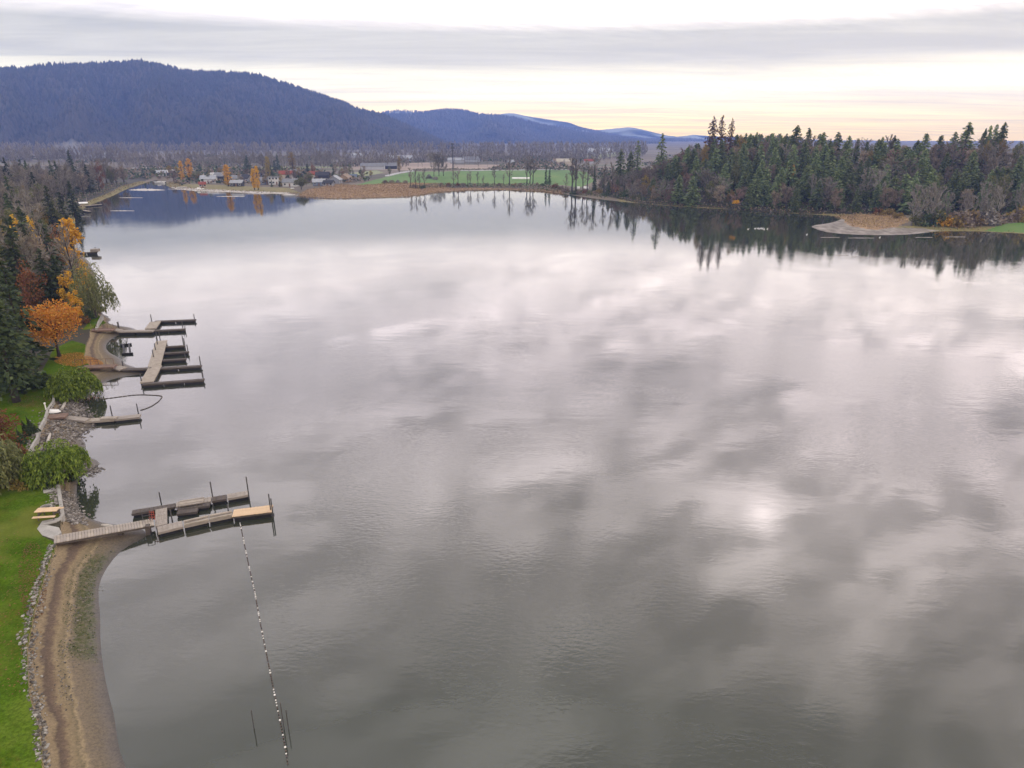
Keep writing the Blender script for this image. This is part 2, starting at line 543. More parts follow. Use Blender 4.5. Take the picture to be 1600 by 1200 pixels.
def land(x, y):
    """height, signed shore distance (land positive), distance to the bank"""
    x, y = np.asarray(x, float), np.asarray(y, float)
    wx, wy = x + 0.35 * wob(x, y, 2.1, 1.0), y + 0.35 * wob(x, y, 1.9, 2.0)
    d = dist_poly(wx, wy, SHORE_S)
    lake = inside(wx, wy, SHORE_S)
    sd = np.where(lake, -d, d)
    db = dist_poly(x, y, BANK)
    inb = inside(x, y, BANK)
    db = np.where(inb, 0.0, db)
    h_near = np.where(inb, LAWN_Z, LAWN_Z * 0.75 * d / (d + db + 0.3))
    h_far = np.minimum(d * 0.05, 1.2)
    near = (x < 0) & (y < 560) & (db < 40)
    h = np.where(near, h_near, h_far)
    dh = dist_poly(x, y, HILL)
    inh = inside(x, y, HILL)
    up = np.where(inh, 19.0 * sstep(dh / 85.0) * (1.0 + 0.12 * wob(x, y, 38.0, 4.0)), 0.0)
    h = h + up
    h = np.where(lake, -np.minimum(0.09 * d, 3.0), h)
    h = np.where(near & ~inb & ~lake, h + 0.05 * wob(x, y, 1.4, 5.0) * np.minimum(1, d), h)
    return h, sd, db


def ground_z(x, y):
    return float(land(np.array([x]), np.array([y]))[0][0])


# ground materials
def lawn_mat():
    m = bpy.data.materials.new('lawn_grass')
    m.use_nodes = True
    t = NT(m.node_tree)
    b = t.n['Principled BSDF']
    tc = t.new('ShaderNodeTexCoord')
    v = tc.outputs['Object']
    g = t.ramp(t.noise(v, 0.22, 6, 0.65), [(0.32, (0.036, 0.072, 0.006)), (0.5, (0.062, 0.115, 0.010)), (0.68, (0.105, 0.15, 0.022))])
    f = t.ramp(t.noise(v, 5.0, 4, 0.8), [(0.35, (0.6, 0.6, 0.6)), (0.65, (1.35, 1.3, 1.2))])
    g = t.mix(1.0, g, f, 'MULTIPLY')
    g = t.mix(t.mapr(t.noise(v, 0.12, 3, 0.6, 0.6), 0.52, 0.68, 0.0, 0.55, True), g, (0.15, 0.15, 0.035))
    br = t.math('MULTIPLY', t.mapr(t.noise(v, 0.35, 4, 0.6), 0.54, 0.66, 0, 1), t.mapr(t.noise(v, 4.0, 3, 0.7), 0.42, 0.62, 0, 1))
    c = t.mix(t.math('MULTIPLY', br, 0.42), g, (0.13, 0.075, 0.022))
    t.l.new(c, b.inputs['Base Color'])
    b.inputs['Roughness'].default_value = 0.9
    b.inputs['Specular IOR Level'].default_value = 0.0
    bp = t.new('ShaderNodeBump')
    bp.inputs['Strength'].default_value = 0.6
    bp.inputs['Distance'].default_value = 0.05
    t.l.new(t.noise(v, 9.0, 3, 0.7), bp.inputs['Height'])
    t.l.new(bp.outputs[0], b.inputs['Normal'])
    return m


def beach_mat():
    m = bpy.data.materials.new('beach_sand')
    m.use_nodes = True
    t = NT(m.node_tree)
    b = t.n['Principled BSDF']
    tc = t.new('ShaderNodeTexCoord')
    v = tc.outputs['Object']
    at = t.new('ShaderNodeAttribute', attribute_name='shore')
    s = at.outputs['Fac']
    s2 = t.math('ADD', s, t.math('ADD', t.math('MULTIPLY', t.math('SUBTRACT', t.noise(v, 0.45, 6, 0.7), 0.5), 0.28), t.math('MULTIPLY', t.math('SUBTRACT', t.noise(v, 2.4, 3, 0.6), 0.5), 0.14)))
    c = t.ramp(s2, [(0.0, (0.055, 0.047, 0.040)), (0.10, (0.10, 0.083, 0.067)), (0.28, (0.135, 0.108, 0.075)), (0.42, (0.155, 0.122, 0.083)),
                    (0.47, (0.24, 0.185, 0.11)), (0.52, (0.15, 0.118, 0.07)), (0.62, (0.205, 0.155, 0.09)), (0.70, (0.12, 0.083, 0.056)), (0.78, (0.09, 0.064, 0.047)), (0.84, (0.2, 0.15, 0.09)), (1.0, (0.26, 0.2, 0.125))])
    # green algae on the exposed lake bed, in patches near the water
    pos = t.new('ShaderNodeSeparateXYZ')
    t.l.new(v, pos.inputs[0])
    band = t.math('MULTIPLY', t.mapr(s2, 0.03, 0.14, 0, 1, True), t.mapr(s2, 0.36, 0.44, 1, 0, True))
    near = t.math('MULTIPLY', t.mapr(pos.outputs[1], 51.5, 48.5, 0, 1, True), t.mapr(pos.outputs[1], 37.0, 38.5, 0, 1, True))
    tuft = t.mapr(t.noise(v, 3.2, 4, 0.7), 0.38, 0.58, 0.15, 1.0)
    c = t.mix(t.math('MULTIPLY', t.math('MULTIPLY', band, near), tuft), c, (0.052, 0.060, 0.018))
    f = t.ramp(t.noise(v, 6.0, 5, 0.8), [(0.3, (0.55, 0.54, 0.53)), (0.5, (1.0, 1.0, 1.0)), (0.7, (1.35, 1.32, 1.28))])
    c = t.mix(1.0, c, f, 'MULTIPLY')
    t.l.new(c, b.inputs['Base Color'])
    t.l.new(t.mapr(s2, 0.0, 0.3, 0.35, 0.9), b.inputs['Roughness'])
    b.inputs['Specular IOR Level'].default_value = 0.3
    bp = t.new('ShaderNodeBump')
    bp.inputs['Strength'].default_value = 0.5
    bp.inputs['Distance'].default_value = 0.06
    t.l.new(t.noise(v, 5.0, 5, 0.7), bp.inputs['Height'])
    t.l.new(bp.outputs[0], b.inputs['Normal'])
    return m


M['lawn'] = lawn_mat()
M['beach'] = beach_mat()
M['field'] = surf_mat('green_field', [(0.05, 0.11, 0.012), (0.075, 0.165, 0.02), (0.115, 0.185, 0.04)], 0.03, stretch=(1, 0.3, 1))
M['reeds'] = surf_mat('brown_reeds', [(0.13, 0.085, 0.045), (0.24, 0.15, 0.075), (0.33, 0.22, 0.11)], 0.5, bump=0.8, bump_scale=1.5, stretch=(1, 0.4, 1))
M['mud'] = surf_mat('pale_mud', [(0.11, 0.095, 0.08), (0.20, 0.175, 0.15), (0.31, 0.28, 0.25)], 0.35, stretch=(1, 0.5, 1))
M['sandfar'] = surf_mat('pale_sand', [(0.36, 0.33, 0.30), (0.55, 0.52, 0.48)], 0.2)
M['floor'] = surf_mat('forest_floor', [(0.018, 0.017, 0.011), (0.04, 0.031, 0.02), (0.032, 0.04, 0.016)], 0.12)
M['valley'] = surf_mat('valley_ground', [(0.04, 0.045, 0.024), (0.08, 0.066, 0.045), (0.15, 0.12, 0.085), (0.05, 0.075, 0.03)], 0.009, stretch=(0.25, 1, 1))
M['pale'] = surf_mat('pale_grass', [(0.17, 0.2, 0.09), (0.25, 0.26, 0.13)], 0.02)
M['tan'] = surf_mat('bare_tan_field', [(0.22, 0.17, 0.13), (0.33, 0.26, 0.2)], 0.02, stretch=(0.3, 1, 1))
M['road'] = surf_mat('grey_road', [(0.34, 0.34, 0.35), (0.42, 0.42, 0.43)], 0.1)
M['grassbank'] = surf_mat('rough_bank_grass', [(0.09, 0.085, 0.03), (0.2, 0.165, 0.06), (0.12, 0.13, 0.045)], 0.35)
M['concrete_path'] = M['concrete']


def build_ground():
    th = np.radians(np.concatenate([np.linspace(-62, -43, 40, endpoint=False), np.linspace(-43, -21, 520, endpoint=False), np.linspace(-21, 38, 330, endpoint=False), np.linspace(38, 62, 40)]))
    r = np.concatenate([np.geomspace(22, 45, 60, endpoint=False), np.geomspace(45, 240, 420, endpoint=False), np.geomspace(240, 1400, 300, endpoint=False), np.geomspace(1400, 6300, 60)])
    nth, nr = len(th), len(r)
    TH, RR = np.meshgrid(th, r)
    X, Y = RR * np.sin(TH), RR * np.cos(TH)
    H, SD, DB = land(X.ravel(), Y.ravel())
    H = H.reshape(X.shape)
    far = RR > 520
    H = np.where(far & (H > 0.0), H + 0.0, H)
    verts = np.stack([X, Y, H], -1).reshape(-1, 3)
    shore = np.clip(SD / (np.abs(SD) + DB + 1e-6), 0, 1)
    cx = (X[:-1, :-1] + X[1:, 1:]) / 2
    cy = (Y[:-1, :-1] + Y[1:, 1:]) / 2
    sdc = SD.reshape(X.shape)
    sdf = np.maximum.reduce([sdc[:-1, :-1], sdc[1:, :-1], sdc[:-1, 1:], sdc[1:, 1:]])
    idx = np.arange(nr * nth).reshape(nr, nth)
    Q = np.stack([idx[:-1, :-1], idx[:-1, 1:], idx[1:, 1:], idx[1:, :-1]], -1).reshape(-1, 4)
    cx, cy, sdf = cx.ravel(), cy.ravel(), sdf.ravel()
    rr = np.hypot(cx, cy)
    zone = np.zeros(len(cx), int)
    names = ['ground', 'beach', 'lawn', 'forest_floor', 'field', 'reed_bed', 'mudflat', 'sand_shore', 'road', 'pale_field', 'bare_field', 'grassy_bank', 'lake_bed']
    mats = ['valley', 'beach', 'lawn', 'floor', 'field', 'reeds', 'mud', 'sandfar', 'road', 'pale', 'tan', 'grassbank', 'mud']
    inb = inside(cx, cy, BANK)
    db = dist_poly(cx, cy, BANK)
    zone[(cx < 0) & (cy < 560) & (~inb) & (db < 30)] = 1
    zone[(cx < 0) & (cy > 262) & (cy < 560) & (~inb) & (db < 30) & (sdf > -1.0)] = 11
    zone[inb] = 3
    for p in (LAWN_A, LAWN_B, LAWN_C, LAWN_D):
        zone[inside(cx, cy, p)] = 2
    hl = inside(cx, cy, HILL)
    zone[hl] = 3
    strip = (sdf > 0) & (sdf < 14) & (cx > 60) & (rr < 700) & ~hl
    zone[strip] = 11
    zone[inside(cx, cy, VLAWN)] = 11
    for p in PALE:
        zone[inside(cx, cy, p)] = 9
    for p in TAN:
        zone[inside(cx, cy, p)] = 10
    zone[inside(cx, cy, FIELD)] = 4
    zone[inside(cx, cy, FIELD_R)] = 4
    wx, wy = cx + 1.8 * wob(cx, cy, 7.0, 2.0), cy + 2.5 * wob(cx, cy, 9.0, 3.0)
    zone[inside(wx, wy, REEDS)] = 5
    zone[inside(wx, wy, REEDS_R)] = 5
    zone[inside(wx, wy, MUD_R) & (zone != 5)] = 6
    zone[inside(cx, cy, SAND_FAR)] = 7
    for p in ROAD:
        zone[inside(cx, cy, p)] = 8
    zone[(sdf < -1.5)] = 12
    for k, nm in enumerate(names):
        f = Q[zone == k]
        if not len(f):
            continue
        used, inv = np.unique(f, return_inverse=True)
        me = bpy.data.meshes.new(nm)
        me.vertices.add(len(used))
        me.vertices.foreach_set('co', verts[used].ravel())
        nf = len(f)
        me.loops.add(nf * 4)
        me.loops.foreach_set('vertex_index', inv.ravel().astype(np.int32))
        me.polygons.add(nf)
        me.polygons.foreach_set('loop_start', np.arange(0, nf * 4, 4, dtype=np.int32))
        me.polygons.foreach_set('loop_total', np.full(nf, 4, np.int32))
        me.polygons.foreach_set('use_smooth', [True] * nf)
        me.update(calc_edges=True)
        me.validate()
        if k == 1:
            a = me.attributes.new('shore', 'FLOAT', 'POINT')
            a.data.foreach_set('value', shore[used].astype(np.float32))
        me.materials.append(M[mats[k]])
        o = bpy.data.objects.new(nm, me)
        C.objects.link(o)
        tag(o, kind='structure')


build_ground()


def water_mat():
    m = bpy.data.materials.new('lake_water')
    m.use_nodes = True
    t = NT(m.node_tree)
    t.n.clear()
    out = t.new('ShaderNodeOutputMaterial')
    b = t.new('ShaderNodeBsdfPrincipled')
    b.inputs['Base Color'].default_value = (0.032, 0.036, 0.027, 1)
    b.inputs['Roughness'].default_value = 0.045
    b.inputs['IOR'].default_value = 1.75
    tc = t.new('ShaderNodeTexCoord')
    v = tc.outputs['Object']
    mp = t.new('ShaderNodeMapping')
    mp.inputs['Rotation'].default_value = (0, 0, R(28))
    mp.inputs['Scale'].default_value = (0.55, 1.3, 1)
    t.l.new(v, mp.inputs['Vector'])
    vr = mp.outputs[0]
    small = t.noise(vr, 2.6, 2.0, 0.5, 0.4)
    mid = t.noise(vr, 0.35, 2.0, 0.5, 0.2)
    patch = t.mapr(t.noise(v, 0.03, 5.0, 0.6, 0.8), 0.45, 0.62, 0.12, 1.25, True)
    sp = t.new('ShaderNodeSeparateXYZ')
    t.l.new(v, sp.inputs[0])
    calm = t.mapr(sp.outputs[1], 90.0, 300.0, 1.0, 0.22, True)      # sheltered far end of the lake lies calmer
    h = t.math('ADD', t.math('MULTIPLY', t.math('MULTIPLY', small, patch), 0.011), t.math('MULTIPLY', mid, 0.009))
    h = t.math('MULTIPLY', h, calm)
    bp = t.new('ShaderNodeBump')
    bp.inputs['Strength'].default_value = 1.0
    bp.inputs['Distance'].default_value = 1.0
    t.l.new(h, bp.inputs['Height'])
    t.l.new(bp.outputs[0], b.inputs['Normal'])
    t.l.new(b.outputs[0], out.inputs[0])
    return m


M['water'] = water_mat()


def build_lake():
    ext = np.array([(-700, 10), (900, 10), (900, 900), (-700, 900)], float)
    mb = MB()
    n = 40
    xs, ys = np.linspace(-420, 700, n), np.linspace(15, 720, n)
    X, Y = np.meshgrid(xs, ys)
    v = np.stack([X, Y, np.zeros_like(X)], -1).reshape(-1, 3)
    F = [(j * n + i, j * n + i + 1, (j + 1) * n + i + 1, (j + 1) * n + i) for j in range(n - 1) for i in range(n - 1)]
    mb.add(v, F)
    o = mb.build('lake', M['water'])
    tag(o, kind='structure')


build_lake()


# ------------------------------------------------------------------ mountains
def build_ridge(name, prof, d_top, d_base, mat, n_tree=0, tree_h=18.0, wave=1.0, seed=1, steps=26):
    """prof: (u, v) skyline pixels measured on the photograph; the slope runs from d_base up to d_top."""
    rng = np.random.default_rng(seed)
    us = np.arange(prof[0][0], prof[-1][0] + 1, 6.0)
    vs = np.interp(us, [p[0] for p in prof], [p[1] for p in prof])
    tops, base = [], []
    for u, v in zip(us, vs):
        p = at_depth(u, v, d_top)
        tops.append(p)
        q = at_depth(u, 213, d_base)
        base.append((q[0], q[1], -4.0))
    tops, base = np.array(tops), np.array(base)
    tops[:, 2] -= tree_h * 0.8
    S = np.linspace(0, 1, steps)
    grid = np.zeros((steps + 6, len(us), 3))
    for k, s in enumerate(S):
        xy = base[:, :2] * (1 - s) + tops[:, :2] * s
        prof_h = np.power(s, 1.25) * 0.75 + 0.25 * sstep(s)
        z = base[:, 2] + (tops[:, 2] - base[:, 2]) * prof_h
        xy = xy.copy()
        gul = wob(np.arange(len(us)) * 6.0, np.full(len(us), 40.0 * s), 21.0, seed) + 0.6 * wob(np.arange(len(us)) * 6.0, np.full(len(us), 90.0 * s), 9.0, seed + 2)
        xy *= (1 + 0.085 * wave * gul * math.sin(math.pi * s))[:, None]
        bump = wave * (tops[:, 2] + 30) * 0.085 * math.sin(math.pi * s) * (wob(xy[:, 0], xy[:, 1], 190.0, seed) + 0.6 * wob(xy[:, 0], xy[:, 1], 80.0, seed + 3))
        grid[k, :, :2] = xy
        grid[k, :, 2] = z + bump
    back = tops.copy()
    for k in range(6):
        f = (k + 1) / 6.0
        grid[steps + k, :, :2] = tops[:, :2] * (1 + 0.12 * f)
        grid[steps + k, :, 2] = tops[:, 2] * (1 - f ** 1.5) - 5 * f
    nr, nc = grid.shape[:2]
    F = [(j * nc + i, j * nc + i + 1, (j + 1) * nc + i + 1, (j + 1) * nc + i) for j in range(nr - 1) for i in range(nc - 1)]
    mb = MB()
    mb.add(grid.reshape(-1, 3), F)
    o = mb.build(name, mat, smooth=True)
    tag(o, kind='structure')
    if n_tree:
        # forest cover: small conical crowns standing on the slope
        j = rng.integers(0, steps, n_tree)
        j[: n_tree // 9] = steps - 1
        i = rng.integers(0, nc - 1, n_tree)
        a, bq = rng.random(n_tree)[:, None], rng.random(n_tree)[:, None]
        j2 = np.minimum(j + 1, nr - 1)
        p = (grid[j, i] * (1 - a) + grid[j, i + 1] * a) * (1 - bq) + (grid[j2, i] * (1 - a) + grid[j2, i + 1] * a) * bq
        hgt = tree_h * rng.uniform(0.55, 1.25, n_tree)
        rad = hgt * rng.uniform(0.20, 0.42, n_tree)
        ang = np.linspace(0, 2 * math.pi, 5, endpoint=False)
        V = np.zeros((n_tree, 11, 3))
        V[:, :5, 0] = p[:, 0:1] + rad[:, None] * np.cos(ang)
        V[:, :5, 1] = p[:, 1:2] + rad[:, None] * np.sin(ang)
        V[:, :5, 2] = p[:, 2:3] - 2.0
        V[:, 5:10, 0] = p[:, 0:1] + 0.62 * rad[:, None] * np.cos(ang)
        V[:, 5:10, 1] = p[:, 1:2] + 0.62 * rad[:, None] * np.sin(ang)
        V[:, 5:10, 2] = p[:, 2:3] + 0.55 * hgt[:, None]
        V[:, 10] = p
        V[:, 10, 2] += hgt
        tri = []
        for q in range(5):
            w = (q + 1) % 5
            tri += [(q, w, 5 + w), (q, 5 + w, 5 + q), (5 + q, 5 + w, 10)]
        T = (np.arange(n_tree)[:, None, None] * 11 + np.array(tri)[None]).reshape(-1, 3)
        me = bpy.data.meshes.new('mountain_forest')
        me.vertices.add(n_tree * 11)
        me.vertices.foreach_set('co', V.ravel())
        nf = len(T)
        me.loops.add(nf * 3)
        me.loops.foreach_set('vertex_index', T.ravel().astype(np.int32))
        me.polygons.add(nf)
        me.polygons.foreach_set('loop_start', np.arange(0, nf * 3, 3, dtype=np.int32))
        me.polygons.foreach_set('loop_total', np.full(nf, 3, np.int32))
        me.update(calc_edges=True)
        me.materials.append(M['mtn_tree'])
        o2 = bpy.data.objects.new('mountain_forest', me)
        C.objects.link(o2)
        tag(o2, 'dense forest covering the ' + name.replace('_', ' ') + ' slope', 'forest', kind='stuff')
    return o


def forest_mat():
    m = M['mtn_tree']
    t = NT(m.node_tree)
    hv = [n for n in t.n if n.type == 'HUE_SAT'][0]
    geo = t.new('ShaderNodeNewGeometry')
    sp = t.new('ShaderNodeSeparateXYZ')
    t.l.new(geo.outputs['Position'], sp.inputs[0])
    lowz = t.mapr(sp.outputs[2], 10.0, 190.0, 0.62, 0.0)  # more brown leafless crowns low down; their paleness paints in the foot mist
    nz = t.mapr(t.noise(geo.outputs['Position'], 0.0042, 4.0, 0.6, 0.8), 0.42, 0.62, 0.0, 0.6)
    br = t.ramp(geo.outputs['Random Per Island'], [(0.0, (0.034, 0.031, 0.03)), (0.5, (0.062, 0.052, 0.047)), (1.0, (0.045, 0.046, 0.041))])
    f = t.math('ADD', lowz, nz, clamp=True)
    keep = t.math('GREATER_THAN', f, t.math('FRACT', t.math('MULTIPLY', geo.outputs['Random Per Island'], 17.3)))
    c = t.mix(keep, hv.outputs[0], br)
    for l in list(hv.outputs[0].links):
        if l.to_node.type != 'MIX':
            t.l.new(c, l.to_socket)


forest_mat()
M['mountain'] = surf_mat('mountain_slope', [(0.012, 0.016, 0.014), (0.022, 0.024, 0.02), (0.036, 0.03, 0.026)], 0.004)
M['far_hill_haze'] = surf_mat('far_hill_painted_haze', [(0.28, 0.33, 0.32), (0.33, 0.37, 0.35)], 0.002)  # pale slope colour paints distance haze onto the farthest ridges
build_ridge('mountain', [(-260, 118), (-120, 108), (0, 104), (40, 104), (75, 98), (140, 98), (180, 95), (220, 93), (250, 99), (280, 106), (300, 109), (350, 110), (400, 114), (430, 123),
                         (470, 136), (510, 149), (540, 159), (558, 168), (580, 173), (605, 180), (640, 196), (680, 214), (720, 232)], 2900, 1950, M['mountain'], 26000, 17, seed=3)
build_ridge('hill', [(540, 190), (570, 180), (600, 176), (640, 176), (660, 173), (700, 168), (725, 170), (745, 176), (775, 178), (800, 181), (830, 189), (870, 198), (900, 204), (950, 211), (980, 214), (1010, 219), (1040, 226)], 4700, 3500, M['mountain'], 11000, 16, seed=5)
build_ridge('hill', [(560, 200), (590, 176), (620, 170), (650, 172), (690, 186), (760, 190), (900, 197), (930, 203), (945, 206), (985, 215), (1020, 217), (1075, 216), (1110, 222)], 5600, 5000, M['far_hill_haze'], 5000, 22, seed=8)
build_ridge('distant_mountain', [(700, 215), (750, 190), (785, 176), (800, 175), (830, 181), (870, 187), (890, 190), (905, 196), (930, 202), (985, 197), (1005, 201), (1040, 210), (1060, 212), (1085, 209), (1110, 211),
                                 (1180, 214), (1260, 216), (1310, 218), (1340, 217), (1400, 219), (1440, 218), (1500, 219), (1600, 218), (1800, 214)], 6300, 6000, M['far_hill_haze'], 0, 10, seed=9)


# ------------------------------------------------------------------ tree meshes
def rand_unit(rng, n):
    v = rng.normal(size=(n, 3))
    return v / (np.linalg.norm(v, axis=1)[:, None] + 1e-9)


def leaf_quads(rng, pos, size, along=None, aspect=0.6):
    """one small quad per position, randomly turned; along gives preferred long axis"""
    n = len(pos)
    a = rand_unit(rng, n) if along is None else along + 0.35 * rand_unit(rng, n)
    a /= np.linalg.norm(a, axis=1)[:, None] + 1e-9
    b = np.cross(a, rand_unit(rng, n))
    b /= np.linalg.norm(b, axis=1)[:, None] + 1e-9
    s = (size * rng.uniform(0.6, 1.3, n))[:, None]
    A, B = a * s * 0.5, b * s * 0.5 * aspect
    return np.stack([pos - A, pos - 0.1 * A + B, pos + A, pos - 0.1 * A - B], 1)


def trunk_mesh(rng, h, r0, r1, mat, sides=7, lean=0.02, n=6, name='trunk'):
    mb = MB()
    t = np.linspace(0, 1, n)
    pts = np.c_[np.cumsum(rng.normal(0, lean * h / n, n)), np.cumsum(rng.normal(0, lean * h / n, n)), t * h - 0.4]
    pts[0, :2] = 0
    rad = r0 * (1 - t) + r1 * t
    rad[0] *= 1.35
    mb.tube(pts, rad, sides)
    return mb.mesh(name, mat, True), pts


def fir_meshes(seed, h, r, whorls, nb, sprays, size, mat='fir', bark='bark_dark', clear=0.08, gap=0.0, droop=0.28, power=0.85):
    rng = np.random.default_rng(seed)
    tr, _ = trunk_mesh(rng, h * 0.97, 0.018 * h + 0.05, 0.03, M[bark], 6, 0.004)
    Ps, Al, Sz = [], [], []
    for k in range(whorls):
        t = clear + (1 - clear) * (k / whorls) ** 0.9
        if gap and rng.random() < gap:
            continue
        L0 = r * (1 - t) ** power * (0.55 + 0.45 * min(1, (t - clear) / 0.10 + 0.4)) + 0.15
        for q in range(nb):
            ang = rng.uniform(0, 2 * math.pi)
            L = L0 * rng.uniform(0.6, 1.15)
            zb = t * h + rng.normal(0, h / whorls * 0.4)
            m = max(1, int(round(sprays * (0.35 + 0.65 * L / r))))
            s = (np.arange(m) + rng.random(m)) / m
            s = 0.12 + 0.88 * s
            x = np.cos(ang) * L * s
            y = np.sin(ang) * L * s
            z = zb + 0.10 * L * s - droop * L * s * s * 1.5
            p = np.c_[x, y, z] + rng.normal(0, 0.05 * L0 + 0.02, (m, 3))
            Ps.append(p)
            Al.append(np.tile((np.cos(ang), np.sin(ang), -0.35), (m, 1)) + rng.normal(0, 0.35, (m, 3)))
            Sz.append(np.full(m, size * (0.55 + 0.45 * L0 / r)))
    Ps, Al, Sz = np.concatenate(Ps), np.concatenate(Al), np.concatenate(Sz)
    top = np.array([(0, 0, h * 0.985), (0, 0, h * 0.95)])
    Ps = np.concatenate([Ps, top])
    Al = np.concatenate([Al, np.array([(0, 0, 1.0), (0.1, 0, 1.0)])])
    Sz = np.concatenate([Sz, np.full(2, size * 0.8)])
    mb = MB()
    mb.quads(leaf_quads(rng, Ps, Sz, Al / np.linalg.norm(Al, axis=1)[:, None], 0.55))
    return [('trunk', tr), ('crown', mb.mesh('fir_crown', M[mat]))]


def bare_meshes(seed, h, r, n_limb=11, n_br=6, n_tw=9, upright=0.75, mat='twig', bark='bark', clear=0.18, tw=0.055, leaves=0, leafmat=None):
    rng = np.random.default_rng(seed)
    tr, tp = trunk_mesh(rng, h * 0.88, 0.013 * h + 0.06, 0.04, M[bark], 6, 0.03, 8)
    mb = MB()
    tips = []

    def ribbon(p0, p1, w0, w1):
        d = p1 - p0
        a = np.cross(d, rand_unit(rng, 1)[0])
        a /= np.linalg.norm(a) + 1e-9
        return np.stack([p0 - a * w0, p0 + a * w0, p1 + a * w1, p1 - a * w1])

    Q = []
    for k in range(n_limb):
        t = clear + (0.97 - clear) * (k + rng.random()) / n_limb
        base = np.array([np.interp(t * h * 0.88, tp[:, 2] + 0.4, tp[:, i]) for i in range(3)])
        ang = rng.uniform(0, 2 * math.pi)
        L = r * (0.55 + 0.75 * math.sin(math.pi * min(1.0, 0.25 + 0.75 * t))) * rng.uniform(0.7, 1.2)
        el = upright * rng.uniform(0.75, 1.2) + 0.25 * t
        d = np.array((math.cos(ang) * math.cos(el), math.sin(ang) * math.cos(el), math.sin(el)))
        mid = base + d * L * 0.55 + rng.normal(0, 0.05 * L, 3)
        d2 = d + np.array((0, 0, 0.35)) + rng.normal(0, 0.15, 3)
        end = mid + d2 / np.linalg.norm(d2) * L * 0.65
        end[2] = min(end[2], h * rng.uniform(0.93, 1.0))
        w = 0.010 * h * (1 - 0.6 * t)
        mb.tube([base, mid, end], [w, w * 0.6, 0.02], 4, False)
        for q in range(n_br):
            s = rng.uniform(0.25, 1.0)
            b0 = base + (mid - base) * s * 2 if s < 0.5 else mid + (end - mid) * (s - 0.5) * 2
            dd = d + 0.75 * rand_unit(rng, 1)[0] + np.array((0, 0, 0.3))
            dd /= np.linalg.norm(dd)
            l2 = L * rng.uniform(0.22, 0.5)
            b1 = b0 + dd * l2
            b1[2] = min(b1[2], h * 1.01)
            Q.append(ribbon(b0, b1, tw * 1.1, tw * 0.6))
            for z in range(n_tw):
                s2 = rng.uniform(0.2, 1.0)
                c0 = b0 + (b1 - b0) * s2
                d3 = dd + 0.8 * rand_unit(rng, 1)[0] + np.array((0, 0, 0.25))
                d3 /= np.linalg.norm(d3)
                c1 = c0 + d3 * l2 * rng.uniform(0.3, 0.7)
                c1[2] = min(c1[2], h * 1.02)
                Q.append(ribbon(c0, c1, tw * 0.7, tw * 0.35))
                tips.append(c1)
    mb.quads(np.array(Q))
    parts = [('trunk', tr), ('crown', mb.mesh('bare_crown', M[mat]))]
    if leaves:
        tips = np.array(tips)
        p = tips[rng.integers(0, len(tips), leaves)] + rng.normal(0, 0.25, (leaves, 3))
        m2 = MB()
        m2.quads(leaf_quads(rng, p, np.full(leaves, 0.4)))
        parts.append(('foliage', m2.mesh('sparse_foliage', M[leafmat])))
    return parts


def leafy_meshes(seed, h, r, n, size, mat, bark='bark', clear=0.2, clumps=40, squash=1.0, trunk_r=None, shell=0.55, column=False, limbs=7):
    rng = np.random.default_rng(seed)
    tr, tp = trunk_mesh(rng, h * 0.8, trunk_r or (0.016 * h + 0.06), 0.05, M[bark], 7, 0.015)
    zc, zr = h * (1 + clear) / 2, h * (1 - clear) / 2
    u = rand_unit(rng, clumps)
    rad = shell + (1 - shell) * rng.random(clumps)
    cen = u * rad[:, None]
    if column:
        cen = np.c_[u[:, :2] * rad[:, None], rng.uniform(-1, 1, clumps)]
        wid = np.sqrt(np.clip(1 - np.abs(cen[:, 2]) ** 2.2, 0.03, 1))
        cen[:, :2] *= wid[:, None]
    else:
        cen[:, 2] = np.where(cen[:, 2] < 0, cen[:, 2] * 0.85, cen[:, 2])
    cen = cen * np.array((r * 0.86, r * 0.86, zr * 0.93)) + np.array((0, 0, zc))
    cs = (r * rng.uniform(0.16, 0.34, clumps)) if not column else (r * rng.uniform(0.25, 0.5, clumps))
    k = rng.integers(0, clumps, n)
    off = rand_unit(rng, n) * (rng.random(n) ** 0.5)[:, None]
    off[:, 2] *= squash
    pos = cen[k] + off * cs[k][:, None] * 1.2
    pos[:, 2] = np.maximum(pos[:, 2], 0.15)
    mb = MB()
    mb.quads(leaf_quads(rng, pos, np.full(n, size), None, 0.75))
    parts = [('trunk', tr), ('crown', mb.mesh('leafy_crown', M[mat]))]
    lb = MB()
    for q in range(limbs):
        c = cen[rng.integers(0, clumps)]
        b = np.array((0, 0, h * rng.uniform(max(0.1, clear * 0.8), 0.5)))
        mid = (b + c) / 2 + np.array((0, 0, 0.1 * r))
        lb.tube([b, mid, c], [0.012 * h, 0.008 * h, 0.02], 4, False)
    if limbs:
        parts.append(('limb', lb.mesh('limbs', M[bark])))
    return parts


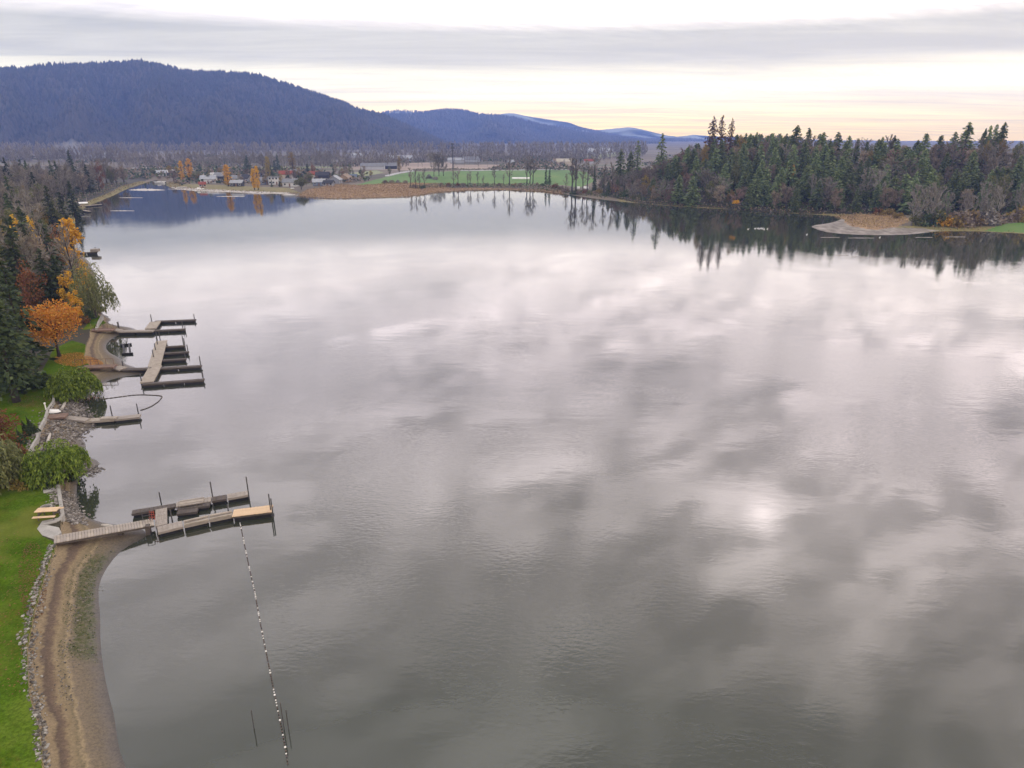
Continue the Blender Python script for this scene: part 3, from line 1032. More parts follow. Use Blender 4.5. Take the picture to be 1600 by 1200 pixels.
def willow_meshes(seed, h, r, strands, size, mat='willow'):
    """a broad dome of arching, drooping shoots"""
    rng = np.random.default_rng(seed)
    tr, _ = trunk_mesh(rng, h * 0.55, 0.09 * h ** 0.6, 0.06, M['bark'], 6, 0.02)
    Pp, Al = [], []
    nd = 6
    doms = [(0.0, 0.0, r * 0.8, h)] + [(math.cos(a) * r * 0.5, math.sin(a) * r * 0.5, r * rng.uniform(0.42, 0.62), h * rng.uniform(0.55, 0.95)) for a in rng.uniform(0, 6.28, nd)]
    for k in range(strands):
        ang = rng.uniform(0, 2 * math.pi)
        ox, oy, r_, h_ = doms[rng.integers(0, nd + 1)]
        rr = r_ * math.sqrt(rng.random()) * 0.92
        top = h_ * math.sqrt(max(0.05, 1 - (rr / r_) ** 2)) * rng.uniform(0.6, 1.08)
        drop = top * rng.uniform(0.2, 0.95)
        m = 9
        s = np.linspace(0, 1, m)
        out = rr + (r_ - rr) * 0.35 * np.sin(s * math.pi / 2) + 0.16 * r_ * s
        a2 = ang + rng.normal(0, 0.12) * s
        z = top + 0.12 * h_ * np.sin(s * 2.2) - drop * s ** 1.6
        p = np.c_[ox + np.cos(a2) * out, oy + np.sin(a2) * out, np.maximum(z, 0.1)]
        Pp.append(p + rng.normal(0, 0.06, p.shape))
        g = np.gradient(p, axis=0)
        Al.append(g / (np.linalg.norm(g, axis=1)[:, None] + 1e-9))
    Pp, Al = np.concatenate(Pp), np.concatenate(Al)
    mb = MB()
    mb.quads(leaf_quads(rng, Pp, np.full(len(Pp), size), Al, 0.35))
    return [('trunk', tr), ('crown', mb.mesh('willow_crown', M[mat]))]


def bush_meshes(seed, h, r, n, size, mat, stems=5):
    rng = np.random.default_rng(seed)
    sb = MB()
    for k in range(stems):
        a = rng.uniform(0, 6.28)
        sb.tube([(0, 0, -0.2), (math.cos(a) * r * 0.3, math.sin(a) * r * 0.3, h * 0.4), (math.cos(a) * r * 0.6, math.sin(a) * r * 0.6, h * 0.75)], [0.06, 0.04, 0.02], 4, False)
    clumps = 16
    u = rand_unit(rng, clumps)
    u[:, 2] = np.abs(u[:, 2])
    cen = u * np.array((r * 0.7, r * 0.7, h * 0.75)) * rng.uniform(0.5, 1.0, clumps)[:, None]
    k = rng.integers(0, clumps, n)
    pos = cen[k] + rand_unit(rng, n) * (rng.random(n) ** 0.4)[:, None] * r * 0.36
    pos[:, 2] = np.abs(pos[:, 2]) * 0.95 + 0.05
    mb = MB()
    mb.quads(leaf_quads(rng, pos, np.full(n, size), None, 0.7))
    return [('stem', sb.mesh('stems', M['bark'])), ('foliage', mb.mesh('bush_foliage', M[mat]))]


def plant(name, parts, loc, scale=1.0, label=None, cat='tree', group=None, rz=None, sxy=None):
    o = empty(name, tuple(loc), RNG.uniform(0, 6.28) if rz is None else rz, label, cat, group)
    s = scale if np.isscalar(scale) else scale
    o.scale = (s * (sxy or 1.0), s * (sxy or 1.0), s)
    for nm, me in parts:
        link(nm, me, o)
    return o


def on_ground(u, v, z0=1.2):
    p = G(u, v, z0)
    for _ in range(3):
        p = G(u, v, ground_z(p[0], p[1]))
    return p


def by_top(u, v, h, zg=1.35):
    """where a tree of height h stands if its tip shows at u, v"""
    p = G(u, v, zg + h)
    z = ground_z(p[0], p[1])
    p = G(u, v, z + h)
    return np.array((p[0], p[1], ground_z(p[0], p[1]) - 0.05))


# prototypes: unit heights are metres
FIR_NEAR = [fir_meshes(11, 20.0, 4.6, 46, 9, 9, 0.95, 'fir', clear=0.12), fir_meshes(12, 18.0, 4.2, 42, 9, 8, 0.95, 'fir', clear=0.06)]
FIR_MID = [fir_meshes(20 + i, 16.0, 3.4, 26, 7, 5, 1.15, 'fir', clear=0.05) for i in range(3)]
FIR_HILL = [fir_meshes(30 + i, 16.0, 3.3, 26, 8, 5, 1.35, 'fir_far', clear=0.03, droop=0.2 + 0.05 * i, power=0.62) for i in range(5)]
FIR_CREST = [fir_meshes(40 + i, 24.0, 5.0, 26, 7, 5, 1.5, 'fir_brown' if i < 2 else 'fir_far', clear=0.18, gap=0.15, power=0.7) for i in range(4)]
BARE = [bare_meshes(50 + i, 16.0, 3.8, 14, 8, 11, 0.65, 'twig', 'bark', tw=0.085) for i in range(5)]
BARE_RED = [bare_meshes(58 + i, 14.0, 3.6, 13, 8, 11, 0.65, 'twig_red', 'bark', tw=0.085) for i in range(2)]
BARE_TALL = [bare_meshes(60 + i, 24.0, 3.4, 15, 6, 8, 1.0, 'twig', 'bark_dark', clear=0.3, tw=0.09) for i in range(4)]
BARE_GREY = [bare_meshes(70 + i, 11.0, 2.8, 14, 8, 11, 0.85, 'twig_grey', 'bark_pale', clear=0.12, tw=0.075) for i in range(3)]
BROWN_LEAFY = [leafy_meshes(80 + i, 13.0, 3.8, 1300, 0.55, m, clear=0.12, clumps=34, limbs=5) for i, m in enumerate(['brownleaf', 'brownleaf', 'olive', 'ochre'])]
POPLAR = [leafy_meshes(90 + i, 16.0, 2.1, 2200, 0.45, 'gold', clear=0.08, clumps=60, column=True, limbs=3) for i in range(2)]
POPLAR_OLIVE = [leafy_meshes(94, 16.0, 2.3, 1800, 0.5, 'ochre', clear=0.08, clumps=50, column=True, limbs=3)]
BUSH = {m: [bush_meshes(100 + i + 7 * k, 2.6, 2.2, 500, 0.42, m) for i in range(2)] for k, m in enumerate(['shrub', 'olive', 'ochre', 'rust', 'brownleaf', 'gold', 'twig_grey', 'orange'])}

# ------------------------------------------------------------------ left bank: the trees that can be told apart
p = on_ground(26, 628)
plant('fir_tree', FIR_NEAR[0], p, 0.98, 'largest dark green fir, on the near bank lawn with bare lower trunk', 'tree', rz=0.4, sxy=0.98)
p = on_ground(-22, 610)
plant('fir_tree', FIR_NEAR[1], p, 1.06, 'dark green fir at the photo edge beside the lawn fir', 'tree', rz=2.0, sxy=1.15)
MAPLE = leafy_meshes(111, 8.6, 4.3, 5200, 0.30, 'orange', 'bark_dark', clear=0.2, clumps=70, trunk_r=0.24, shell=0.45, limbs=12)
p = on_ground(93, 557)
plant('maple_tree', MAPLE, p, 1.08, 'round orange maple standing on the lawn by the second beach', 'tree', rz=1.0)
p = by_top(103, 340, 17.0)
plant('poplar_tree', POPLAR[0], p, 17 / 16, 'tall golden poplar, tallest yellow tree on the near bank', 'tree', sxy=1.15)
p = by_top(98, 420, 9.0)
BIRCH = leafy_meshes(113, 9.0, 2.0, 1500, 0.34, 'gold', clear=0.1, clumps=30, limbs=4)
plant('birch_tree', BIRCH, p, 1.0, 'small bright yellow tree just behind the orange maple', 'tree')
p = by_top(112, 452, 6.5)
plant('birch_tree', BIRCH, p, 0.75, 'lower of the two bright yellow trees behind the orange maple', 'tree')
WILLOW_BIG = willow_meshes(114, 11.5, 5.0, 700, 0.5, 'olive')
p = by_top(130, 402, 11.5)
plant('willow_tree', WILLOW_BIG, (p[0], p[1], p[2]), 1.0, sxy=0.85, label= 'large olive green weeping willow overhanging the water behind the docks', cat='tree')
p = on_ground(127, 482)
plant('bare_tree', BARE_TALL[0], p, 0.78, 'tall leafless tree in front of the olive willow', 'tree', 'leafless trees of the left bank', sxy=1.1)
p = on_ground(120, 470)
plant('bare_tree', BARE_TALL[1], p, 0.62, 'thin leafless tree between the golden poplar and the olive willow', 'tree', 'leafless trees of the left bank')
p = by_top(60, 388, 13.0)
plant('fir_tree', FIR_MID[0], p, 13 / 16, 'broad green fir right behind the orange maple', 'tree', sxy=1.5)
p = by_top(48, 268, 18.0)
plant('fir_tree', FIR_MID[1], p, 18 / 16, 'dark fir rising among the leafless trees of the left bank', 'tree', sxy=1.35)
p = by_top(28, 322, 16.5)
plant('fir_tree', FIR_MID[2], p, 16.5 / 16, 'dark fir between two yellow leaved treetops', 'tree', sxy=1.3)
for (u, v, h, lab) in ((19, 330, 15.0, 'yellow treetop showing on the near side of the dark fir'), (44, 332, 14.0, 'yellow treetop showing on the water side of the dark fir')):
    p = by_top(u, v, h)
    plant('birch_tree', BIRCH, p, h / 9.0, lab, 'tree', sxy=0.45)
OLIVE_ROUND = leafy_meshes(116, 11.0, 4.2, 2600, 0.42, 'olive', clear=0.15, clumps=48, limbs=6)
for (u, v, h, s, lab) in ((78, 320, 10.5, 1.0, 'rounded olive tree above the golden poplar'), (56, 312, 11.0, 1.0, 'grey green rounded tree beside the tall dark fir'), (22, 286, 15.0, 1.1, 'tall olive tree at the photo edge among firs'),
                     (18, 366, 12.0, 1.0, 'olive tree half hidden behind the largest fir'), (122, 322, 5.0, 0.9, 'low olive willow beside the small white dock')):
    p = by_top(u, v, h)
    plant('broadleaf_tree', OLIVE_ROUND, p, h / 11.0, lab, 'tree', sxy=s)
RUSTY = leafy_meshes(117, 9.0, 3.2, 1800, 0.36, 'rust', clear=0.12, clumps=40, limbs=6)
for (u, v, h, lab) in ((82, 352, 12.0, 'rust brown tree on the near side of the golden poplar'), (40, 408, 11.0, 'thin rust and yellow tree behind the largest fir'), (158, 282, 6.0, 'reddish tree at the foot of the left bank wood'), (150, 252, 17.0, 'reddish treetop above the left bank wood')):
    p = by_top(u, v, h)
    plant('broadleaf_tree', RUSTY, p, h / 9.0, lab, 'tree', sxy=0.75)
p = by_top(106, 234, 24.0)
plant('fir_tree', FIR_MID[0], p, 24 / 16, 'single slim fir above the left bank wood near the smoke', 'tree', sxy=1.0)
for (u, v, h, lab) in ((5, 246, 22.0, 'dark bluish fir at the photo edge of the left bank wood'), (30, 248, 21.0, 'second bluish fir from the photo edge'), (38, 250, 20.0, 'small bluish fir behind the tall dark fir'), (76, 250, 20.0, 'pointed fir in the left bank wood below the smoke'), (85, 252, 20.0, 'broader fir in the left bank wood below the smoke'),
                     (106, 282, 16.0, 'narrow dark fir between leafless trunks near the white dock'), (8, 300, 17.0, 'dark green fir at the photo edge beside the olive tree'), (70, 420, 9.0, 'low dense fir under the broad green fir')):
    p = by_top(u, v, h)
    plant('fir_tree', FIR_MID[RNG.integers(0, 3)], p, h / 16.0, lab, 'tree', sxy=1.1)
for (u, v, h, s_, lab) in ((-34, 392, 19.0, 1.2, 'tall dark fir cut by the photo edge above the largest fir'), (0, 405, 16.0, 1.2, 'dense dark fir showing just above the largest fir'), (12, 352, 17.0, 1.3, 'dark fir at the photo edge below the yellow treetops'), (80, 398, 11.5, 1.5, 'green fir behind the orange maple on its water side'),
                        (62, 342, 14.5, 1.3, 'dark fir beside the tall golden poplar'), (8, 275, 19.0, 1.2, 'dark blue fir at the photo edge high on the left bank'), (70, 290, 17.0, 1.2, 'green fir above the rounded olive tree'), (92, 300, 15.0, 1.1, 'slim green fir behind the tall golden poplar')):
    p = by_top(u, v, h)
    plant('fir_tree', FIR_MID[RNG.integers(0, 3)], p, h / 16.0, lab, 'tree', sxy=s_)
# leafless wood along the left bank
LB = []


def sd_at(x, y):
    return float(land(np.array([x]), np.array([y]))[1][0])


for k in range(2200):
    r_ = 150 * math.exp(RNG.random() * math.log(620 / 150.0))
    u_ = RNG.uniform(-60, 260)
    a_ = (u_ - 800) / FPX
    y_ = r_ / math.sqrt(1 + a_ * a_)
    x_ = a_ * y_ * 0.94
    h_, sd_, db_ = land(np.array([x_]), np.array([y_]))
    if sd_[0] < 9 or sd_[0] > 90 or db_[0] > 0.1 or x_ > -95:
        continue
    if any((x_ - q[0]) ** 2 + (y_ - q[1]) ** 2 < 22 + 0.03 * r_ for q in LB):
        continue
    LB.append((x_, y_, float(h_[0])))
for (x_, y_, z_) in LB[:215]:
    d_ = math.hypot(x_, y_)
    u_, v_ = to_px(x_, y_, z_ + 16)
    edge = ' at the water edge' if sd_at(x_, y_) < 20 else ' deeper'
    zone = 'by the olive willow' if d_ < 230 else 'by the white dock' if d_ < 330 else 'by the grassy bank' if d_ < 430 else 'by the channel'
    c = RNG.random() + (0.28 if d_ < 260 else 0.0)
    if c > 0.86:
        if RNG.random() < 0.5:
            plant('fir_tree', FIR_MID[RNG.integers(0, 3)], (x_, y_, z_ - 0.05), RNG.uniform(0.75, 1.05), 'dark green conifer in the left bank wood' + edge + ' ' + zone, 'tree', 'conifers of the left bank', sxy=1.3)
        else:
            plant('broadleaf_tree', OLIVE_ROUND, (x_, y_, z_ - 0.05), RNG.uniform(0.9, 1.3), 'olive leaved tree in left bank wood' + edge + ' ' + zone, 'tree', 'broadleaf trees of the left bank')
    elif c < 0.56:
        q = BARE[RNG.integers(0, 5)] if RNG.random() < 0.6 else BARE_TALL[RNG.integers(0, 4)]
        hh = RNG.uniform(14, 19)
        s = hh / (16.0 if q in BARE else 24.0)
        plant('bare_tree', q, (x_, y_, z_ - 0.05), s, ('tall ' if hh > 16.5 else 'low ') + ('slender' if q in BARE_TALL else 'spreading') + ' leafless tree in left bank wood' + edge + ' ' + zone, 'tree', 'leafless trees of the left bank', sxy=1.25)
    else:
        plant('broadleaf_tree', BROWN_LEAFY[RNG.integers(0, 4)], (x_, y_, z_ - 0.05), (hs := RNG.uniform(0.7, 1.1)), ('low' if hs < 0.83 else 'middling' if hs < 0.97 else 'tall') + ' dull leafy tree in left bank wood' + edge + ' ' + zone, 'tree', 'broadleaf trees of the left bank')

# shrubs near the lawns
W1 = willow_meshes(121, 4.6, 3.3, 900, 0.42)
W2 = willow_meshes(122, 4.2, 3.3, 900, 0.40)
p = on_ground(122, 622)
plant('willow_bush', W1, p, 1.0, 'bright green willow bush at the water by the log boom', 'bush')
p = on_ground(93, 752)
plant('willow_bush', W2, p, 1.0, 'bright green willow bush at the end of the near lawn', 'bush')
p = on_ground(6, 762)
plant('willow_bush', willow_meshes(123, 5.6, 2.8, 650, 0.45, 'olive'), p, 1.0, 'yellow green weeping tree cut by the photo edge', 'bush')
p = on_ground(6, 690)
plant('leafy_bush', bush_meshes(124, 5.2, 3.0, 2600, 0.28, 'rust'), p, 1.0, 'tall rust and olive bush cut by the photo edge', 'bush')
for (u, v, m, s, lab) in ((40, 745, 'shrub', 1.0, 'dark evergreen shrub beside the bright willow bush'), (58, 752, 'shrub', 0.9, 'dark evergreen shrub tucked under the bright willow bush'), (72, 757, 'shrub', 0.8, 'dark low shrub under the lawn end of the bright willow bush'), (112, 748, 'shrub', 0.7, 'dark low shrub under the water side of the bright willow bush'), (35, 762, 'ochre', 0.6, 'small yellowish shrub at the lawn corner'),
                        (34, 606, 'shrub', 0.9, 'dark hedge shrub under the largest fir'), (50, 605, 'shrub', 1.0, 'dark hedge shrub behind the second lawn'), (66, 605, 'shrub', 1.0, 'dark hedge shrub beside the bright willow'), (80, 603, 'shrub', 0.8, 'dark hedge shrub touching the bright willow'),
                        (55, 592, 'olive', 0.5, 'pale flowering shrub in the dark hedge'), (140, 497, 'shrub', 0.9, 'low green shrub on the point under the willow'), (128, 505, 'rust', 0.8, 'rusty shrub beside the orange maple'), (152, 488, 'olive', 0.9, 'olive shrub at the tip of the point'),
                        (8, 580, 'shrub', 1.2, 'dark shrub at the photo edge behind the fir'), (20, 590, 'olive', 0.8, 'olive shrub behind the fir trunk'), (104, 500, 'shrub', 1.3, 'dark shrub behind the orange maple'), (75, 520, 'shrub', 1.4, 'dark shrub on the fir side of the maple'), (26, 712, 'rust', 0.6, 'small red shrub beside the pointed shrubs')):
    p = on_ground(u, v)
    plant('leafy_bush', BUSH[m][RNG.integers(0, 2)], p, s, lab, 'bush')


def cone_shrub(u, v, h, label, lean):
    p = on_ground(u, v)
    rng = np.random.default_rng(int(u * 7 + v))
    o = empty('conifer_shrub', tuple(p), 0, label, 'bush', 'pointed shrubs by the wall')
    n = 700
    t = rng.random(n) ** 1.4
    a = rng.uniform(0, 6.28, n)
    rad = (1 - t) * h * 0.36 * np.sqrt(rng.random(n))
    pos = np.c_[np.cos(a) * rad + lean * t, np.sin(a) * rad, t * h * 0.92 + 0.05]
    mb = MB()
    mb.quads(leaf_quads(rng, pos, np.full(n, 0.24), np.tile((0.2, 0, -1.0), (n, 1)), 0.5))
    mb.build('crown', M['fir'], o)
    tb = MB()
    tb.tube([(0, 0, -0.1), (lean * 0.5, 0, h * 0.5), (lean * 1.1, 0, h * 1.12)], [0.06, 0.05, 0.03], 5)
    tb.build('trunk', M['bark_dark'], o)


cone_shrub(54, 676, 1.9, 'pointed dark green shrub nearest the retaining wall', -0.5)
cone_shrub(46, 680, 1.8, 'middle pointed dark green shrub of three', -0.5)
cone_shrub(36, 693, 1.7, 'pointed dark green shrub nearest the rust bush', -0.3)

# ------------------------------------------------------------------ right bank hillside
LANDMARKS = [(1000, 'by the low hill end'), (1065, 'near the lone crest conifers'), (1110, 'left of the three tall conifers'), (1165, 'below the three tall conifers'), (1235, 'behind the white birds'), (1300, 'above the narrow grassy shore'),
             (1370, 'above the pale mudflat'), (1430, 'behind the pale leafless trees'), (1510, 'behind the ochre bushes'), (1570, 'below the cluster of crest firs'), (9999, 'by the small green field')]


def where(u):
    for a, s in LANDMARKS:
        if u < a:
            return s


def size_word(v, a, b):
    return 'low' if v < a else 'middling' if v < b else 'tall'


HT = []
tries = 0
while len(HT) < 620 and tries < 60000:
    tries += 1
    u_ = RNG.uniform(930, 1720)
    dd_ = RNG.random() ** 1.25
    x_, y_ = RNG.uniform(30, 420), RNG.uniform(280, 640)
    if not inside(np.array([x_]), np.array([y_]), HILL)[0]:
        continue
    dh = dist_poly(np.array([x_]), np.array([y_]), HILL)[0]
    if dh > 105 or dh < 2:
        continue
    z_ = ground_z(x_, y_)
    u_, v_ = to_px(x_, y_, z_ + 10)
    if u_ < 930 or u_ > 1690:
        continue
    mind = 4.3 + 0.022 * dh
    if any((x_ - q[0]) ** 2 + (y_ - q[1]) ** 2 < mind * mind for q in HT):
        continue
    HT.append((x_, y_, z_, dh, u_))
for (x_, y_, z_, dh, u_) in HT:
    row = 'at the slope foot' if dh < 14 else 'halfway up the slope' if dh < 55 else 'on the crest'
    wh = where(u_)
    pf = np.clip(0.1 + (u_ - 980) / 180.0, 0.1, 0.74) * (1.15 if 12 < dh < 60 else 0.75)
    pf *= 0.75 + 0.5 * wob(x_, y_, 22.0, 1.0)
    if u_ > 1340 and dh > 20:
        pf *= 0.7
    low = np.clip(0.62 + (u_ - 960) / 300.0, 0.6, 1.0)
    if RNG.random() < pf:
        plant('fir_tree', FIR_HILL[RNG.integers(0, 5)], (x_, y_, z_ - 0.1), (hs := RNG.uniform(0.66, 1.0) * low), size_word(hs, 0.72, 0.88) + (' slim' if (ws := RNG.uniform(1.35, 1.9)) < 1.62 else ' broad') + ' conifer ' + row + ' ' + wh, 'tree', 'conifers on the right hillside', sxy=ws)
    else:
        c = RNG.random()
        if c < 0.36:
            plant('bare_tree', BARE[RNG.integers(0, 5)], (x_, y_, z_ - 0.1), (hs := RNG.uniform(0.62, 0.98) * low), size_word(hs, 0.66, 0.82) + ' brown leafless tree ' + row + ' ' + wh, 'tree', 'leafless trees on the right hillside', sxy=1.35)
        elif c < 0.46:
            plant('bare_tree', BARE_RED[RNG.integers(0, 2)], (x_, y_, z_ - 0.1), (hs := RNG.uniform(0.65, 1.0) * low), size_word(hs, 0.66, 0.82) + ' reddish leafless tree ' + row + ' ' + wh, 'tree', 'leafless trees on the right hillside', sxy=1.3)
        else:
            k = int(RNG.choice([0, 1, 2, 3], p=[0.42, 0.36, 0.17, 0.05]))
            lab = ['dull brown leaved tree ', 'dull brown leaved tree ', 'olive leaved tree ', 'ochre leaved tree '][k]
            plant('broadleaf_tree', BROWN_LEAFY[k], (x_, y_, z_ - 0.1), (hs := RNG.uniform(0.6, 0.95) * low), size_word(hs, 0.66, 0.8) + ' ' + lab + row + ' ' + wh, 'tree', 'broadleaf trees on the right hillside')


def tall(u, v_top, dist, parts, h0, label, name='fir_tree', sxy=1.0, group=None):
    q = at_depth(u, v_top, dist)
    z = ground_z(q[0], q[1])
    plant(name, parts, (q[0], q[1], z - 0.1), (q[2] - z) / h0, label, 'tree', group, sxy=sxy)


tall(1116, 181, 450, FIR_CREST[0], 24, 'first of the three tall rusty conifers on the crest, counted from the lake end', sxy=1.25)
tall(1130, 180, 452, FIR_CREST[1], 24, 'middle one of the three tall rusty conifers on the crest', sxy=1.15)
tall(1145, 184, 450, FIR_CREST[0], 24, 'last of the three tall rusty conifers on the crest, beside the ochre tree', sxy=1.0)
tall(1036, 208, 460, FIR_CREST[2], 24, 'broad lone conifer standing against the distant blue hills', sxy=1.35)
tall(998, 219, 470, FIR_CREST[3], 24, 'small lone conifer against the blue hills at the low hill end', sxy=1.2)
tall(971, 233, 480, FIR_HILL[0], 16, 'dark conifer topping the low end of the hill', sxy=1.2)
tall(986, 236, 470, FIR_HILL[1], 16, 'second dark conifer at the low end of the hill', sxy=1.2)
for (u, v, s, lab) in ((1247, 195, 1.5, 'broad tall conifer on the crest above the narrow shore'), (1265, 200, 1.2, 'slimmer conifer beside the broad crest conifer'), (1288, 206, 1.6, 'round topped tree on the crest past the broad conifer'), (1311, 206, 1.6, 'bushy dark tree on the crest beside the sky gap'),
                    (1342, 216, 0.9, 'small pointed conifer alone in the sky gap'), (1356, 220, 1.2, 'small rounded conifer alone in the sky gap'), (1380, 213, 1.1, 'dark conifer on the far side of the sky gap'), (1399, 211, 1.1, 'pointed conifer on the crest above the pale trees'), (1449, 207, 1.3, 'brownish conifer on the crest above the ochre bushes'), (1472, 210, 1.3, 'green conifer on the crest near the second sky gap'),
                    (1494, 205, 1.2, 'conifer beside the tallest crest fir'), (1516, 190, 1.4, 'tallest broad fir on the crest near the photo edge'), (1541, 201, 0.9, 'first slim fir of the crest cluster near the photo edge'), (1549, 196, 0.8, 'second slim fir of the crest cluster near the photo edge'), (1559, 193, 0.8, 'third slim fir of the crest cluster near the photo edge'), (1571, 191, 1.0, 'last and broadest fir of the crest cluster near the photo edge'),
                    (1183, 206, 0.9, 'slim conifer on the crest past the ochre tree'), (1209, 208, 1.0, 'conifer on the crest above the white birds'), (1222, 211, 1.0, 'short conifer on the crest above the white birds')):
    tall(u, v, 455, FIR_HILL[RNG.integers(0, 5)], 16, lab, sxy=s * 1.1)
tall(1160, 208, 445, BROWN_LEAFY[3], 13, 'ochre crowned tree beside the three tall conifers', 'broadleaf_tree', 0.8)
tall(1103, 222, 430, BROWN_LEAFY[3], 13, 'ochre tree below the first tall crest conifer', 'broadleaf_tree', 0.6)
tall(1570, 213, 440, BROWN_LEAFY[3], 13, 'yellow leaved tree under the crest fir cluster', 'broadleaf_tree', 0.55)
tall(1547, 217, 440, BROWN_LEAFY[3], 13, 'orange brown tree under the crest fir cluster', 'broadleaf_tree', 0.5)
ORANGE_HILL = leafy_meshes(131, 11.0, 2.6, 1200, 0.42, 'gold', clear=0.1, clumps=24, limbs=3)
tall(1238, 254, 395, ORANGE_HILL, 11, 'single bright orange tree halfway up the hillside', 'broadleaf_tree', 0.8)
tall(1151, 250, 395, BROWN_LEAFY[2], 13, 'yellow green tree halfway up the slope below the tall conifers', 'broadleaf_tree', 0.6)
for (u, v, h, k, lab) in ((1360, 262, 19, 0, 'large pale grey leafless tree behind the mudflat spit'), (1378, 264, 18, 1, 'pale leafless tree beside the large pale one behind the spit'), (1272, 272, 17, 2, 'pale grey leafless tree among conifers'), (1400, 277, 16, 2, 'thin pale tree at the landward end of the spit')):
    tall(u, v, 375, BARE_GREY[k], 11, lab, 'bare_tree', 1.0, 'pale leafless trees')
for (u, vb, vt, k, lab) in ((1424, 352, 288, 0, 'pale leafless tree at the start of the shore thicket'), (1436, 351, 291, 1, 'second pale leafless tree of the shore thicket'), (1452, 352, 286, 2, 'tallest pale leafless tree of the shore thicket'), (1462, 350, 291, 0, 'fourth pale leafless tree of the shore thicket'),
                      (1475, 350, 300, 1, 'short pale leafless tree behind the yellow bush'), (1505, 350, 296, 2, 'pale leafless tree behind the ochre thicket'), (1526, 350, 284, 0, 'slender pale leafless tree before the round green tree'), (1540, 350, 289, 1, 'slender pale leafless tree near the green field'), (1556, 349, 293, 2, 'pale leafless tree beside the round green tree'), (1590, 346, 285, 0, 'pale leafless tree at the photo edge')):
    p = on_ground(u, vb)
    d_ = math.hypot(p[0], p[1])
    q = at_depth(u, vt, d_)
    plant('bare_tree', BARE_GREY[k], p, (q[2] - p[2]) / 11.0, lab, 'tree', 'pale leafless trees', sxy=0.8)
tall(1566, 266, 370, leafy_meshes(132, 15.0, 4.2, 1900, 0.5, 'olive', clear=0.05, clumps=40, limbs=4), 15, 'large grey green rounded tree behind the small green field', 'broadleaf_tree', 0.9)
tall(1497, 272, 385, FIR_HILL[2], 16, 'broad dark conifer behind the ochre thicket', sxy=1.6)
tall(1420, 262, 400, FIR_HILL[3], 16, 'broad dark conifer behind the pale shore trees', sxy=1.6)
# bushes along the right shore
for (u, v, m, s, lab) in ((1430, 352, 'olive', 1.5, 'olive bush at the start of the shore thicket'), (1447, 353, 'shrub', 1.8, 'dark green bush under the pale shore trees'), (1463, 353, 'olive', 2.0, 'olive green bush under the pale shore trees'), (1473, 353, 'gold', 1.7, 'bright yellow bush in the shore thicket'),
                        (1486, 354, 'ochre', 1.8, 'low ochre bush beside the bright yellow bush'), (1498, 353, 'brownleaf', 2.2, 'brown bush in the middle of the shore thicket'), (1512, 352, 'ochre', 2.0, 'ochre bush at the field side of the thicket'), (1524, 351, 'brownleaf', 2.0, 'brown bush at the field side of the thicket'), (1540, 350, 'twig_grey', 2.0, 'grey brown bush beside the green field'), (1555, 349, 'brownleaf', 1.6, 'brown bush behind the green field'),
                        (1595, 346, 'ochre', 2.2, 'yellow bush at the photo edge above the green field'), (1586, 346, 'brownleaf', 1.7, 'brown bush beside the yellow edge bush'), (1385, 336, 'ochre', 1.6, 'ochre bush behind the spit reeds'), (1372, 335, 'rust', 1.4, 'rusty bush behind the spit reeds'), (1402, 341, 'ochre', 1.3, 'golden bush at the end of the spit reeds'),
                        (1254, 330, 'ochre', 1.0, 'small yellow bush on the narrow shore'), (1218, 327, 'ochre', 0.9, 'yellow bush at the water below the hillside'), (1150, 318, 'gold', 0.8, 'small golden bush low on the hillside'), (1051, 318, 'rust', 1.4, 'red bush at the water below the low hill end'), (1020, 314, 'ochre', 1.3, 'orange brown bush at the water'),
                        (957, 300, 'orange', 1.9, 'upright orange bush on the shore near the tall leafless trees'), (936, 302, 'ochre', 1.5, 'yellowish bush among the leafless shore trees'), (975, 308, 'shrub', 2.2, 'dense green bush at the water by the low hill end'), (990, 312, 'olive', 1.3, 'olive bush at the water by the low hill end'), (1005, 315, 'shrub', 1.3, 'dark bush at the water by the low hill end'),
                        (915, 303, 'rust', 1.4, 'dark red bush under the tall leafless trees'), (867, 294, 'rust', 1.6, 'reddish bush beside the twin dark firs')):
    p = on_ground(u, v)
    plant('leafy_bush', BUSH[m][RNG.integers(0, 2)], p, s * (1.35 if u > 1405 else 1.0), lab, 'bush')
for k in range(90):
    u_ = RNG.uniform(985, 1345)
    v_ = np.interp(u_, [985, 1060, 1120, 1200, 1270, 1345], [311, 320.5, 323.5, 328.5, 331.5, 333.5]) - RNG.uniform(0.2, 1.8)
    p = on_ground(u_, v_)
    m = str(RNG.choice(['shrub', 'olive', 'olive', 'brownleaf', 'ochre']))
    word = {'shrub': 'dark green', 'olive': 'olive green', 'brownleaf': 'brown', 'ochre': 'ochre'}[m]
    plant('leafy_bush', BUSH[m][RNG.integers(0, 2)], p, RNG.uniform(0.5, 1.1), word + ' low bush fringing the right shore ' + where(u_), 'bush', 'low bushes along the right shore')


def undergrowth(label, test, xr, yr, n, mats, hmax, size, seed):
    rng = np.random.default_rng(seed)
    x, y = rng.uniform(*xr, n), rng.uniform(*yr, n)
    keep = test(x, y)
    x, y = x[keep], y[keep]
    z = land(x, y)[0]
    hh = hmax * (0.35 + 0.65 * np.clip(0.5 + 0.6 * wob(x, y, 5.0, seed), 0, 1))
    pos = np.c_[x, y, z + rng.random(len(x)) * hh]
    q = leaf_quads(rng, pos, np.full(len(x), size), None, 0.7)
    half = len(q) // 2
    mb = MB()
    mb.quads(q[:half], 0)
    mb.quads(q[half:], 1)
    o = mb.build('undergrowth', [M[m] for m in mats])
    tag(o, label, 'undergrowth', kind='stuff')


